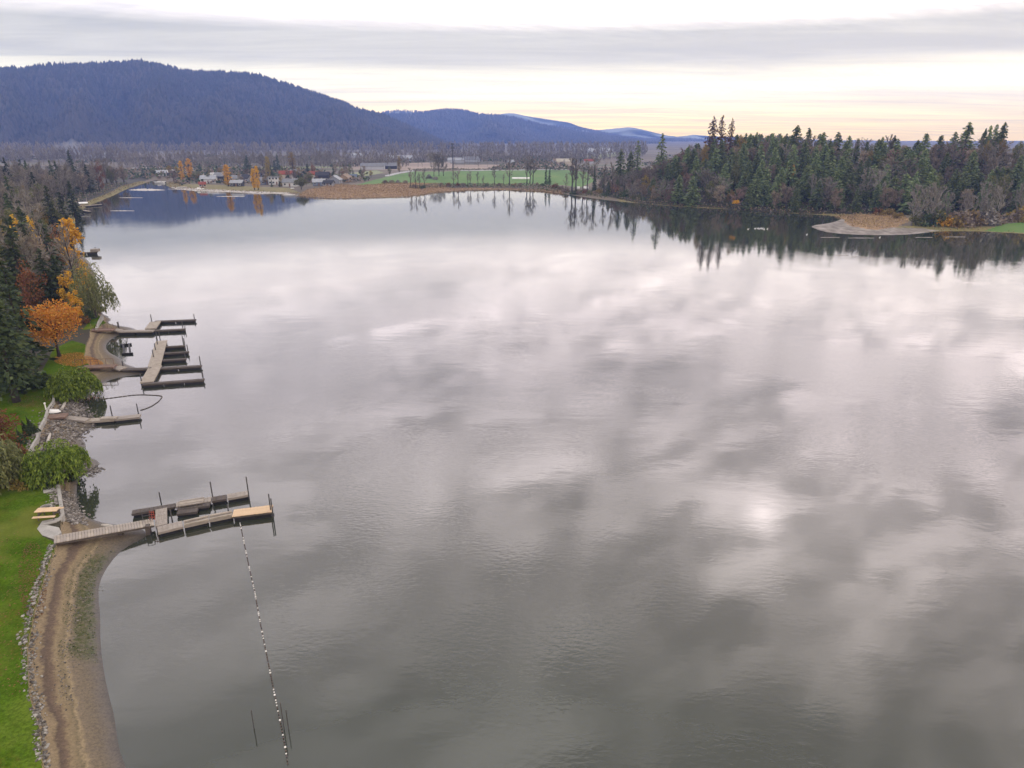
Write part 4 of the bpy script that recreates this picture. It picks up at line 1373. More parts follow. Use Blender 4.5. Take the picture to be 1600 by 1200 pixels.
undergrowth('tangled undergrowth below the hillside trees', lambda x, y: inside(x, y, HILL) & (dist_poly(x, y, HILL) < 75), (40, 420), (280, 560), 60000, ['brownleaf', 'shrub'], 2.6, 0.9, 401)
undergrowth('tangled undergrowth below the left bank trees', lambda x, y: inside(x, y, BANK) & (land(x, y)[1] > 5) & (land(x, y)[1] < 60) & (x > -0.86 * y), (-420, -90), (155, 520), 60000, ['brownleaf', 'shrub'], 2.4, 0.8, 402)

undergrowth('brown reeds standing in the marsh at the lake end', lambda x, y: inside(x, y, REEDS), (-160, 60), (330, 560), 90000, ['reeds_leaf', 'reeds_leaf'], 1.3, 0.55, 403)
undergrowth('dry reeds on the spit beside the mudflat', lambda x, y: inside(x, y, REEDS_R), (80, 260), (230, 420), 60000, ['reeds_leaf', 'reeds_leaf'], 1.2, 0.5, 404)
undergrowth('rough grass and reeds fringing the left bank', lambda x, y: (land(x, y)[1] > 0.3) & (land(x, y)[1] < 9) & ~inside(x, y, BANK), (-320, -120), (262, 560), 60000, ['reeds_leaf', 'olive'], 1.2, 0.55, 405)
undergrowth('brown brush along the far shore', lambda x, y: inside(x, y, P([(640, 296), (700, 293.5), (800, 292.5), (880, 300), (950, 309), (950, 304), (900, 298), (860, 291.5), (800, 289.5), (710, 289.5), (640, 292)], 0.8)), (-110, 110), (360, 560), 60000, ['brownleaf', 'shrub'], 2.0, 0.8, 406)
undergrowth('low brush fringing the right shore', lambda x, y: (land(x, y)[1] > 0.5) & (land(x, y)[1] < 7) & (x > 60) & ~inside(x, y, MUD_R) & ~inside(x, y, FIELD_R), (60, 420), (230, 420), 40000, ['reeds_leaf', 'olive'], 1.3, 0.6, 407)
undergrowth('dark hedge along the far side of the green field', lambda x, y: inside(x, y, P([(645, 267.5), (720, 266.3), (885, 264.6), (885, 263.4), (720, 264.8), (645, 265.2)], 1.2)), (-160, 120), (600, 1000), 60000, ['shrub', 'brownleaf'], 2.2, 1.0, 408)

undergrowth('scattered brush and hedges across the valley floor', lambda x, y: (np.hypot(x, y) > 545) & (wob(x, y * 0.35, 33.0, 2.0) > 0.08) & ~inside(x, y, FIELD) & ~inside(x, y, HILL) & (np.abs(x) < 0.8 * y) & (x < 0.2 * y + 60), (-900, 330), (520, 1250), 90000, ['brownleaf', 'shrub'], 4.5, 2.6, 409)
undergrowth('dark green weed lying on the exposed lake bed', lambda x, y: (land(x, y)[1] > 0.25) & (land(x, y)[1] < 2.3) & (wob(x, y * 3.0, 0.8, 3.0) > -0.25), (-48, -24), (37.5, 51.0), 14000, ['olive', 'shrub'], 0.04, 0.11, 410)

# ------------------------------------------------------------------ far shore trees
FARB = [(642, 293, 258, 1, 'first leafless tree of the far shore clump'), (650, 295, 262, 0, 'second leafless tree of the far shore clump'), (656, 294, 268, 2, 'short leafless tree inside the far shore clump'), (664, 294, 260, 3, 'last leafless tree of the far shore clump'), (709, 291, 262, 0, 'leafless tree on the far shore below the mast'),
        (716, 291, 258, 1, 'leafless tree just past the mast on the far shore'), (731, 291, 268, 2, 'low leafless tree before the green field'), (735, 291, 264, 3, 'leafless tree before the lake end of the green field'), (747, 290, 266, 0, 'slim leafless tree before the green field'), (755, 290, 272, 1, 'smallest leafless tree before the green field'),
        (773, 290, 256, 2, 'leafless tree before the middle of the green field'), (787, 290, 270, 3, 'thin leafless tree before the middle of the green field'), (796, 290, 243, 0, 'tall leafless tree before the middle of the green field'), (823, 288, 238, 1, 'tall leafless tree next to the white strip'), (828, 288, 244, 2, 'middle leafless tree of the trio by the white strip'), (832, 288, 242, 3, 'thickest leafless tree of the trio by the white strip'),
        (884, 299, 268, 0, 'short leafless tree beside the broad shore tree'), (894, 302, 240, 1, 'broad leafless tree at the corner of the lake'), (900, 302, 243, 2, 'leafless tree leaning beside the broad shore tree'), (911, 300, 247, 3, 'straight leafless trunk before the green field end'), (917, 300, 246, 0, 'second straight leafless trunk before the green field end'), (928, 301, 238, 1, 'leafless tree with ivy at the hill end'), (943, 302, 252, 2, 'leafless tree where the hillside starts'), (955, 304, 250, 3, 'leafless tree at the low tip of the hill')]
for (u, vb, vt, k, lab) in FARB:
    p = on_ground(u, vb, 0.8)
    q = at_depth(u, vt, math.hypot(p[0], p[1]))
    plant('bare_tree', BARE_TALL[k], p, (q[2] - p[2]) / 24.0, lab, 'tree', 'leafless trees on the far shore', sxy=1.5 if u in (894, 900) else 1.25)
for (u, vt, lab) in ((853, 260, 'left fir of the twin dark firs on the far shore'), (858.5, 261, 'right fir of the twin dark firs on the far shore')):
    p = on_ground(u, 289, 0.8)
    q = at_depth(u, vt, math.hypot(p[0], p[1]))
    plant('fir_tree', FIR_MID[0], p, (q[2] - p[2]) / 16.0, lab, 'tree', sxy=0.75)
p = on_ground(928, 302, 0.8)
plant('fir_tree', FIR_MID[1], p, 0.95, 'narrow ivy green conifer at the hill end', 'tree', sxy=0.7)
DENSE = [bare_meshes(141 + i, 16.0, 4.6, 16, 8, 11, 0.95, 'twig', 'bark', clear=0.08, tw=0.08) for i in range(2)]
for (u, vb, vt, lab) in ((678, 275, 240, 'dense leafless tree, first of the far clump before the mast'), (686, 275, 238, 'dense leafless tree in the middle of the far clump'), (693, 275, 243, 'dense leafless tree at the mast side of the far clump')):
    p = on_ground(u, vb, 1.2)
    q = at_depth(u, vt, math.hypot(p[0], p[1]))
    plant('bare_tree', DENSE[0], p, (q[2] - p[2]) / 16.0, lab, 'tree', 'leafless trees on the far shore', sxy=0.9)
for k, (u, v, s, m) in enumerate([(602, 287, 1.3, 'brownleaf'), (612, 287, 1.4, 'brownleaf'), (622, 287, 1.3, 'twig_grey'), (633, 287, 1.3, 'brownleaf'), (648, 294, 1.2, 'brownleaf'), (660, 295, 1.3, 'shrub'), (688, 291, 1.2, 'brownleaf'), (700, 291, 1.2, 'rust'), (715, 291, 1.2, 'rust'), (724, 291, 1.2, 'brownleaf'),
                                  (742, 291, 0.9, 'brownleaf'), (760, 291, 0.9, 'shrub'), (780, 290, 0.9, 'brownleaf'), (803, 291, 1.1, 'ochre'), (812, 291, 1.1, 'brownleaf'), (840, 290, 1.1, 'brownleaf'), (848, 291, 1.1, 'shrub'), (876, 297, 1.4, 'brownleaf'), (884, 301, 1.5, 'brownleaf'), (896, 304, 1.3, 'shrub'), (905, 304, 1.2, 'brownleaf'), (922, 304, 1.5, 'olive'), (930, 305, 1.3, 'brownleaf'), (946, 306, 1.4, 'shrub'), (670, 279, 1.6, 'twig_grey'), (680, 281, 1.4, 'twig_grey')]):
    p = on_ground(u, v, 0.8)
    wz = 'before the dense far clump' if u < 690 else 'below the mast' if u < 730 else 'before the green field' if u < 845 else 'at the corner of the lake'
    wd = {'brownleaf': 'brown', 'shrub': 'dark green', 'rust': 'reddish', 'ochre': 'ochre', 'olive': 'olive', 'twig_grey': 'grey'}[m]
    plant('leafy_bush', BUSH[m][k % 2], p, s, wd + ' bush on the far shore ' + wz, 'bush', 'bushes along the far shore')

# village trees
for (u, vb, vt, pr, h0, s, nm, lab) in ((286, 284, 251, POPLAR[0], 16, 0.8, 'poplar_tree', 'golden poplar, front one of the village pair'), (298, 281, 246, POPLAR[1], 16, 1.0, 'poplar_tree', 'taller golden poplar of the village pair'), (357, 291, 257, POPLAR[0], 16, 1.15, 'poplar_tree', 'brightest golden poplar standing alone at the village shore'),
                                  (398, 297, 262, POPLAR[1], 16, 0.75, 'poplar_tree', 'slim orange poplar of the shore pair'), (404, 297, 259, POPLAR[0], 16, 0.7, 'poplar_tree', 'second slim orange poplar of the shore pair'), (420, 279, 245, POPLAR_OLIVE[0], 16, 0.8, 'poplar_tree', 'olive gold poplar behind the village houses'), (458, 268, 238, POPLAR_OLIVE[0], 16, 1.0, 'poplar_tree', 'pale olive poplar farther back in the village'),
                                  (440, 291, 271, POPLAR_OLIVE[0], 16, 0.8, 'poplar_tree', 'short yellow green poplar between shore houses'), (624, 269, 244, POPLAR_OLIVE[0], 16, 0.8, 'poplar_tree', 'ochre poplar by the road bend'), (609, 274, 260, BROWN_LEAFY[2], 13, 0.8, 'broadleaf_tree', 'dark olive tree at the road bend'), (266, 270, 258, BROWN_LEAFY[3], 13, 1.0, 'broadleaf_tree', 'ochre tree above the channel'),
                                  (309, 283, 266, OLIVE_ROUND, 11, 1.3, 'broadleaf_tree', 'wide olive willow beside the golden poplar pair'), (471, 296, 275, OLIVE_ROUND, 11, 1.35, 'broadleaf_tree', 'round olive tree at the village shore, largest of its kind'), (484, 286, 268, OLIVE_ROUND, 11, 0.9, 'broadleaf_tree', 'dark olive tree behind the round shore tree'), (240, 275, 263, OLIVE_ROUND, 11, 1.2, 'broadleaf_tree', 'olive bush tree beside the channel'),
                                  (425, 292, 281, FIR_MID[0], 16, 1.2, 'fir_tree', 'small dark conifer before the white modern house'), (388, 272, 242, FIR_MID[1], 16, 1.5, 'fir_tree', 'broad dark conifer behind the village'), (430, 270, 250, FIR_MID[2], 16, 1.3, 'fir_tree', 'dark conifer behind the olive gold poplar'), (435, 268, 240, FIR_MID[2], 16, 1.0, 'fir_tree', 'tall dark conifer behind the olive gold poplar'), (565, 278, 262, FIR_MID[0], 16, 1.2, 'fir_tree', 'dark conifer at the field end of the village'),
                                  (552, 276, 265, FIR_MID[1], 16, 1.3, 'fir_tree', 'bluish conifer among the last village houses'), (531, 279, 264, FIR_MID[2], 16, 0.6, 'fir_tree', 'thin dark conifer behind the gabled house'), (482, 271, 256, FIR_MID[0], 16, 1.3, 'fir_tree', 'dark conifer behind the red roofs'), (580, 277, 266, BROWN_LEAFY[3], 13, 1.2, 'broadleaf_tree', 'ochre tree at the field end of the village'), (538, 276, 266, RUSTY, 9, 1.2, 'broadleaf_tree', 'rusty tree behind the tan house'),
                                  (490, 274, 255, RUSTY, 9, 0.6, 'broadleaf_tree', 'pinkish brown tree behind the red roofs'), (506, 262, 244, BARE[1], 16, 1.2, 'bare_tree', 'leafless tree between the village and the fields'), (348, 276, 258, BARE[2], 16, 0.9, 'bare_tree', 'leafless tree behind the dark house'), (325, 274, 252, BARE[3], 16, 0.9, 'bare_tree', 'leafless tree behind the grey roofed house'), (375, 270, 245, BARE[0], 16, 1.2, 'bare_tree', 'leafless tree beside the broad dark conifer'),
                                  (437, 292, 280, FIR_MID[1], 16, 0.9, 'fir_tree', 'small dark conifer beside the short yellow poplar'), (493, 288, 276, FIR_MID[0], 16, 1.5, 'fir_tree', 'dark rounded conifer beside the red roofs'), (225, 279, 262, FIR_MID[0], 16, 0.9, 'fir_tree', 'dark conifer on the near side of the channel'), (412, 268, 240, BARE[3], 16, 1.3, 'bare_tree', 'leafless tree behind the slim orange poplars'), (445, 266, 243, BARE[1], 16, 1.4, 'bare_tree', 'leafless tree behind the red roofed house'), (468, 267, 246, BARE[2], 16, 1.3, 'bare_tree', 'leafless tree behind the round olive tree')):
    p = on_ground(u, vb, 1.2)
    q = at_depth(u, vt, math.hypot(p[0], p[1]))
    plant(nm, pr, p, (q[2] - p[2]) / h0, lab, 'tree', sxy=s * (1.4 if nm == 'poplar_tree' else 1.15))

VG = []
for k in range(400):
    u_, v_ = RNG.uniform(262, 575), RNG.uniform(270, 291)
    if v_ > np.interp(u_, [262, 400, 470, 520, 575], [284, 291, 293, 289, 280]) or any(abs(u_ - q[0]) < 4.2 and abs(v_ - q[1]) < 2.2 for q in VG):
        continue
    VG.append((u_, v_))
for (u_, v_) in VG[:85]:
    p = on_ground(u_, v_, 1.2)
    wz = 'near the golden poplars' if u_ < 370 else 'near the slim orange poplars' if u_ < 430 else 'near the red roofs' if u_ < 510 else 'at the field end'
    k_ = int(RNG.integers(0, 5))
    if k_ < 2:
        m = ['shrub', 'olive', 'brownleaf', 'ochre'][int(RNG.integers(0, 4))]
        wd = {'brownleaf': 'brown', 'shrub': 'dark green', 'ochre': 'ochre', 'olive': 'olive'}[m]
        plant('leafy_bush', BUSH[m][k_], p, RNG.uniform(0.9, 1.6), wd + ' garden bush between village houses ' + wz, 'bush', 'garden bushes of the village')
    elif k_ < 4:
        j_ = int(RNG.integers(0, 4))
        plant('broadleaf_tree', BROWN_LEAFY[j_], p, RNG.uniform(0.45, 0.75), ['dull brown', 'dull brown', 'olive', 'ochre'][j_] + ' garden tree between village houses ' + wz, 'tree', 'garden trees of the village')
    else:
        plant('fir_tree', FIR_MID[int(RNG.integers(0, 3))], p, RNG.uniform(0.4, 0.65), 'small dark conifer between village houses ' + wz, 'tree', 'garden conifers of the village', sxy=1.4)

# leafless poplar rows in the valley: one object each, too far for parts
def small_tree_mesh(parts):
    mb_v, mb_f, n = [], [], 0
    for nm, me in parts:
        v = np.zeros(len(me.vertices) * 3)
        me.vertices.foreach_get('co', v)
        mb_v.append(v.reshape(-1, 3))
        mb_f += [[i + n for i in pl.vertices] for pl in me.polygons]
        n += len(me.vertices)
    me = bpy.data.meshes.new('leafless_poplar')
    me.from_pydata(np.concatenate(mb_v).tolist(), [], mb_f)
    me.materials.append(M['twig'])
    me.update()
    return me


VAL = [small_tree_mesh(bare_meshes(151 + i, 26.0, 4.2, 12, 5, 6, 1.05, 'twig', 'bark_dark', clear=0.22, tw=0.16)) for i in range(4)]
RUNS = [(190, 345, 263, 234, 24, 'behind the golden poplar pair'), (345, 520, 262, 235, 24, 'behind the village'), (500, 620, 263, 234, 22, 'beside the tan fields'), (620, 720, 252, 233, 12, 'behind the road bend'), (720, 905, 256, 234, 44, 'behind the green field'), (640, 900, 263, 243, 16, 'along the hedge of the green field'), (0, 200, 258, 232, 22, 'behind the left bank wood'), (905, 960, 252, 238, 6, 'beside the far pale field')]
for (u0, u1, vb, vt, n, wz) in RUNS:
    for k in range(n):
        u = u0 + (u1 - u0) * (k + RNG.uniform(0.1, 0.9)) / n
        p = G(u, vb + RNG.uniform(-4, 1.5), 1.2)
        q = at_depth(u, vt + RNG.uniform(-3, 5), math.hypot(p[0], p[1]))
        o = link('poplar_tree', VAL[RNG.integers(0, 4)], None, p, RNG.uniform(0, 6.28), None)
        s = (q[2] - p[2]) / 26.0
        o.scale = (s * 1.1, s * 1.1, s)
        tag(o, 'leafless poplar in the valley row ' + wz, 'tree', 'leafless poplars in the valley')


def treeline(name, rows, mat, label):
    """a far-off wood that reads as one mass"""
    rng = np.random.default_rng(77)
    mb = MB()
    Q = []
    for (u0, u1, vb, hgt, n) in rows:
        for k in range(n):
            u = rng.uniform(u0, u1)
            p = G(u, vb + rng.uniform(-1.5, 1.0), 1.2)
            h = hgt * rng.uniform(0.6, 1.15)
            m = 26
            r = h * 0.2
            z = rng.random(m)
            a = rng.uniform(0, 6.28, m)
            c = np.c_[np.cos(a) * r * np.sin(z * 3.0) * 0.8, np.sin(a) * r * np.sin(z * 3.0) * 0.8, z * h * 0.85 + 0.12 * h] + p
            Q.append(leaf_quads(rng, c, np.full(m, h * 0.24), np.tile((0, 0, 1.0), (m, 1)), 0.3))
    mb.quads(np.concatenate(Q))
    o = mb.build(name, mat)
    tag(o, label, 'wood', kind='stuff')


treeline('treeline', [(-60, 1010, 243, 22, 520), (-60, 1010, 238, 20, 620), (-60, 1010, 232, 20, 500), (180, 700, 254, 14, 260), (180, 640, 261, 12, 200), (700, 980, 250, 13, 200), (-40, 200, 252, 18, 160)], M['twig'], 'distant leafless woods spread along the foot of the mountain')

# ------------------------------------------------------------------ buildings
WALLC = {'white': (0.62, 0.62, 0.60), 'grey': (0.26, 0.27, 0.29), 'dark': (0.05, 0.05, 0.06), 'tan': (0.34, 0.25, 0.17), 'blue': (0.16, 0.20, 0.27), 'cream': (0.55, 0.5, 0.4), 'red': (0.3, 0.08, 0.05), 'silver': (0.45, 0.47, 0.5)}
for k, c in list(WALLC.items()):
    M['wall_' + k] = surf_mat(k + '_wall', [tuple(0.85 * x for x in c), c], 0.4)
    M['roof_' + k] = surf_mat(k + '_roof', [tuple(0.6 * x for x in c), tuple(0.85 * x for x in c)], 0.5)


def house(u, v, w, d, h, wall, roof, rz, label, name='house', cat='house', flat=False, group=None, wins=3, z0=1.2):
    p = on_ground(u, v, z0)
    if name == 'barn':
        wall, roof = {'white': 'silver'}.get(wall, wall), {'white': 'silver', 'silver': 'grey'}.get(roof, roof)
        w, d, h = w * 0.62, d * 0.7, h * 0.75
    if name == 'house':
        w, d, h = w * 0.82, d * 0.82, h * 0.9
    o = empty(name, tuple(p), rz, label, cat, group)
    mb = MB()
    mb.box((0, 0, h / 2 - 0.2), (w, d, h + 0.4))
    rh = d * 0.32
    if not flat:
        mb.add([(-w / 2, -d / 2, h), (-w / 2, d / 2, h), (-w / 2, 0, h + rh), (w / 2, -d / 2, h), (w / 2, d / 2, h), (w / 2, 0, h + rh)], [(0, 2, 1), (3, 4, 5)])
    mb.build('wall', M['wall_' + wall], o)
    rb = MB()
    e = 0.5
    if flat:
        rb.box((0, 0, h + 0.15), (w + 0.8, d + 0.8, 0.3))
    else:
        t = 0.22
        for s in (-1, 1):
            y0, z0_ = s * (d / 2 + e), h - e * rh / (d / 2)
            a = [(-w / 2 - e, y0, z0_ + 0.02), (w / 2 + e, y0, z0_ + 0.02), (w / 2 + e, 0, h + rh + 0.02), (-w / 2 - e, 0, h + rh + 0.02)]
            b_ = [(x, y, z + t) for x, y, z in a]
            rb.add(a + b_, [(0, 1, 2, 3), (7, 6, 5, 4), (0, 4, 5, 1), (1, 5, 6, 2), (2, 6, 7, 3), (3, 7, 4, 0)])
    ro = rb.build('roof', M['roof_' + roof], o)
    if not flat and wins and w > 7:
        cb = MB()
        cb.box((w * 0.22, d * 0.12, h + rh * 0.95), (0.8, 0.8, 1.6))
        cb.build('chimney', M['concrete'], ro)
    wb = MB()
    wb.box((0, 0, 0), (1.3, 0.06, 1.2))
    wm = wb.mesh('window', M['glass'])
    fb = MB()
    for (cx, cz, sx, sz) in ((0, 0.66, 1.54, 0.12), (0, -0.66, 1.54, 0.12), (0.71, 0, 0.12, 1.2), (-0.71, 0, 0.12, 1.2)):
        fb.box((cx, -0.03, cz), (sx, 0.08, sz))
    fm = fb.mesh('window_frame', M['white_paint'])
    st = 2 if h > 4.5 else 1
    for q in range(wins):
        for lv in range(st):
            x = -w / 2 + w * (q + 0.5) / wins
            if q == wins // 2 and lv == 0 and wins > 1:
                db = MB()
                db.box((x, -d / 2 - 0.03, 1.0), (1.0, 0.06, 2.0))
                db.build('door', M['wood_red'], o)
                continue
            wn = link('window', wm, o, (x, -d / 2 - 0.04, 1.5 + lv * 2.7))
            link('frame', fm, wn)
    return o


for a in ((253, 275, 9, 7, 3.2, 'white', 'silver', 0.3, 'small white house above the channel bridge'), (267, 274, 9, 7, 3.0, 'dark', 'white', -0.2, 'dark walled house with pale roof above the channel'), (327, 286, 13, 9, 3.4, 'white', 'silver', 0.2, 'long white house with silver roof beside the olive willow'),
          (346, 284, 10, 9, 4.8, 'dark', 'grey', -0.2, 'dark two storey house next to the brightest golden poplar'), (317, 293, 5, 5, 2.6, 'tan', 'red', 0.4, 'small tan cabin by the village beach'), (374, 285, 11, 8, 3.4, 'tan', 'grey', 0.2, 'tan house past the brightest golden poplar'), (386, 285, 9, 9, 3.6, 'grey', 'dark', -0.3, 'grey house beside the slim orange poplars'),
          (371, 291, 10, 6, 2.8, 'dark', 'silver', 0.0, 'low dark boathouse behind the golden poplar'), (417, 288, 10, 7, 3.2, 'blue', 'grey', 0.4, 'blue grey house beside the white modern house'), (448, 281, 12, 9, 5.0, 'cream', 'red', 0.15, 'large cream house with a bright red roof'), (455, 291, 12, 8, 3.2, 'white', 'grey', 0.0, 'white shore house with a deck before the red roof'),
          (491, 281, 9, 8, 4.8, 'cream', 'red', -0.3, 'smaller red roofed house behind the round olive tree'), (505, 283, 12, 9, 5.0, 'dark', 'dark', 0.1, 'dark two storey house past the red roofs'), (499, 290, 10, 7, 3.0, 'blue', 'silver', 0.2, 'low blue house at the shore past the round tree'), (524, 287, 12, 10, 3.4, 'grey', 'silver', 1.57, 'grey gabled house facing the lake'), (540, 284, 11, 9, 3.6, 'tan', 'tan', 1.4, 'tan gabled house near the field'),
          (552, 281, 7, 6, 3.0, 'white', 'blue', 0.2, 'last small white house before the green field'), (463, 277, 10, 8, 4.6, 'grey', 'grey', 0.2, 'grey house behind the round olive tree'), (338, 279, 9, 7, 3.0, 'grey', 'white', 0.1, 'grey cabin with a white roof behind the long white house'), (514, 291, 8, 6, 2.6, 'grey', 'dark', -0.1, 'small grey shed at the reed edge'), (401, 283, 9, 8, 4.4, 'blue', 'dark', 0.2, 'dark blue house behind the slim orange poplars')):
    house(*a, group='village houses')
house(431, 288, 11, 8, 5.4, 'white', 'grey', 0.2, 'white modern two storey house with flat roof', flat=True, group='village houses', wins=4)
for (u, v, w, d, wall, roof, rz, lab) in ((583, 264.5, 40, 12, 'white', 'silver', 0.05, 'long pale barn on the tan field beside the ochre poplar'), (604, 264, 36, 12, 'dark', 'grey', 0.1, 'long dark barn next to the pale barn'), (625, 251, 60, 16, 'silver', 'white', 0.0, 'far white roofed shed behind the ochre poplar'), (712, 254, 34, 12, 'white', 'white', 0.1, 'white barn just past the mast'), (736, 253, 36, 16, 'white', 'silver', -0.2, 'wide white barn behind the green field'),
                                    (798, 257, 12, 9, 'white', 'white', 0.3, 'small white farmhouse behind the tall leafless trees'), (869, 255, 14, 10, 'white', 'tan', 0.2, 'small white house left of the long cream barn'), (881, 256.5, 30, 14, 'cream', 'cream', 0.05, 'long cream barn behind the green field'), (923, 239.5, 110, 30, 'white', 'white', 0.0, 'far white greenhouse, longer of two on the pale field'), (940, 240, 70, 30, 'silver', 'white', 0.0, 'far white greenhouse beside the longer one'),
                                    (507, 236, 60, 20, 'white', 'silver', 0.1, 'white barn far behind the village at the mountain foot'), (150, 247, 60, 14, 'white', 'silver', 0.0, 'long pale barn behind the left bank wood'), (180, 245, 50, 14, 'white', 'white', 0.1, 'white barn behind the left bank wood'), (22, 241, 60, 14, 'cream', 'silver', 0.0, 'pale farm shed at the photo edge below the mountain'), (558, 246, 30, 14, 'white', 'white', 0.1, 'white shed beside the valley poplars'), (920, 256, 20, 10, 'white', 'red', 0.1, 'white house with reddish roof before the hill')):
    house(u, v, w, d, 4.5, wall, roof, rz, lab, 'barn', 'barn', group='farm buildings in the valley', wins=0)

# tall mast
p = on_ground(708, 264, 1.2)
dm = math.hypot(p[0], p[1])
mh = at_depth(707, 224, dm)[2] - p[2]
o = empty('mast', tuple(p), 0, 'tall dark antenna mast rising above the far trees', 'mast')
mb = MB()
mb.tube([(0, 0, -0.5), (0, 0, mh * 0.5), (0, 0, mh)], [0.75, 0.55, 0.4], 10)
mb.build('pole', M['steel'], o)
for zc, rr_, hh in ((mh * 0.97, 1.1, 1.8), (mh * 0.83, 1.5, 2.4), (mh * 0.72, 0.9, 1.4)):
    for q in range(6):
        ab = MB()
        a_ = q * math.pi / 3
        ab.box((math.cos(a_) * rr_, math.sin(a_) * rr_, zc), (0.35, 0.7, hh), a_)
        ab.box((math.cos(a_) * rr_ * 0.5, math.sin(a_) * rr_ * 0.5, zc), (rr_ * 0.8, 0.12, 0.12), a_)
        ab.build('antenna', M['steel'], o)
# low white tunnels
for (u0, u1, v, lab) in ((800, 829, 279.5, 'long low white plastic tunnel on the green field'), (911, 919, 294.5, 'short low white tunnel between the straight trunks'), (902, 906, 294.5, 'tiny white tunnel beside the broad shore tree')):
    a_, b_ = on_ground(u0, v), on_ground(u1, v)
    n_ = 7
    L = np.linalg.norm(b_ - a_)
    ang = math.atan2(b_[1] - a_[1], b_[0] - a_[0])
    o = empty('field_tunnel', tuple((a_ + b_) / 2), ang, lab, 'tunnel')
    mb = MB()
    th = np.linspace(0, math.pi, 9)
    V = np.concatenate([np.c_[np.full(9, s * L / 2), np.cos(th) * 1.6, np.sin(th) * 1.3 + 0.0] for s in (-1, 1)])
    mb.add(V, [(i, i + 1, i + 10, i + 9) for i in range(8)] + [tuple(range(8, -1, -1)), tuple(range(9, 18))])
    mb.build('cover', M['white_paint'], o)
    hb = MB()
    for s in np.linspace(-0.5, 0.5, 4):
        hb.tube(np.c_[np.full(9, s * L * 0.99), np.cos(th) * 1.63, np.sin(th) * 1.33 + 0.02], [0.04] * 9, 4)
    hb.build('hoop', M['steel'], o)


# ------------------------------------------------------------------ docks
def seg_frame(a, b):
    d = b[:2] - a[:2]
    L = float(np.linalg.norm(d))
    return (a + b) / 2, L, math.atan2(d[1], d[0])


def deck(parent, p0, p1, w, z, deckm, thick=0.18, floats=True, planks=0, floatm='float', fh=0.5, name='deck', z1=None, plank_mats=None):
    """a straight stretch of deck from pixel p0 to p1 (centre line) with its top at height z"""
    a, b = G(*p0, z), G(*p1, z if z1 is None else z1)
    c, L, ang = seg_frame(a, b)
    tilt = math.atan2(b[2] - a[2], L)
    sec = empty('section', tuple(c), ang)
    sec.parent = parent
    if planks:
        bb = MB()
        for s in (-1, 1):
            bb.box((0, s * (w / 2 - 0.12), -thick / 2 - 0.04), (L, 0.14, thick), 0, tilt=tilt)
        bb.build('beam', M['wood_dark'], sec)
        pw = L / planks
        base = MB()
        base.box((0, 0, 0), (pw * 0.9, w, 0.05), 0, tilt=tilt)
        meshes = [base.mesh('plank', M[m]) for m in (plank_mats or [deckm])]
        for k in range(planks):
            x = -L / 2 + (k + 0.5) * pw
            me = meshes[int(RNG.integers(0, len(meshes)))]
            pl = link('plank', me, sec, (x, RNG.normal(0, 0.012), x * math.tan(tilt) + RNG.normal(0, 0.004)))
            pl.rotation_euler = (0, 0, RNG.normal(0, 0.006))
    else:
        bb = MB()
        n = max(2, int(L / 0.35))
        pw = L / n
        for k in range(n):
            bb.box((-L / 2 + (k + 0.5) * pw, 0, RNG.normal(0, 0.004)), (pw * 0.93, w, 0.06), 0)
        bb.box((0, 0, -thick / 2 - 0.03), (L, w * 0.96, thick), 0)
        bb.build('planking', M[deckm], sec)
    if floats:
        fb = MB()
        nf = max(1, int(L / 2.6))
        for k in range(nf):
            fl = L / nf
            fb.box((-L / 2 + (k + 0.5) * fl, 0, -z + 0.05 - 0.1 + (z - thick - 0.03) / 2 + 0.02), (fl * 0.92, w * 0.9, z - thick + 0.15), 0)
        fb.build('float', M[floatm], sec)
    return sec


def pile(parent, u, v, top_px, r=0.062, mat='steel', lean=0.0):
    """mooring pile: waterline pixel and the height of its visible length in pixels"""
    a = G(u, v, 0.0)
    d = math.hypot(a[0], a[1])
    q = at_depth(u, v - top_px, d)
    mb = MB()
    mb.tube([(a[0], a[1], -2.0), (a[0] + lean * 0.5, a[1], q[2] * 0.5), (a[0] + lean, a[1], q[2])], [r, r, r * 0.9], 8)
    o = mb.build('pile', M[mat])
    o.parent = parent
    return o


# nearest dock
dk = empty('floating_dock', (0, 0, 0), 0, 'nearest grey floating dock with a plank gangway and a new tan end deck', 'dock')
deck(dk, (84, 843.5), (240, 815.5), 1.35, 1.42, 'wood_grey', floats=False, planks=34, z1=0.75, plank_mats=['wood_grey', 'wood_grey', 'wood_pale', 'wood_grey'])
deck(dk, (252, 795), (252, 821), 1.0, 0.5, 'wood_grey')
deck(dk, (246, 828), (285, 818.5), 1.15, 0.5, 'wood_grey')
deck(dk, (287, 818), (325, 809.5), 1.15, 0.5, 'wood_grey')
deck(dk, (326.5, 809), (363, 802), 1.15, 0.5, 'wood_grey')
deck(dk, (364, 802), (426, 794.5), 1.35, 0.55, 'wood_tan', planks=26)
deck(dk, (206, 800.5), (274, 789.5), 0.75, 0.45, 'wood_dark')
deck(dk, (275, 788.5), (330, 780.0), 0.95, 0.5, 'wood_grey')
deck(dk, (331, 780), (354, 776.2), 0.9, 0.5, 'wood_dark')
deck(dk, (355, 776), (389, 770.0), 0.95, 0.5, 'wood_grey')
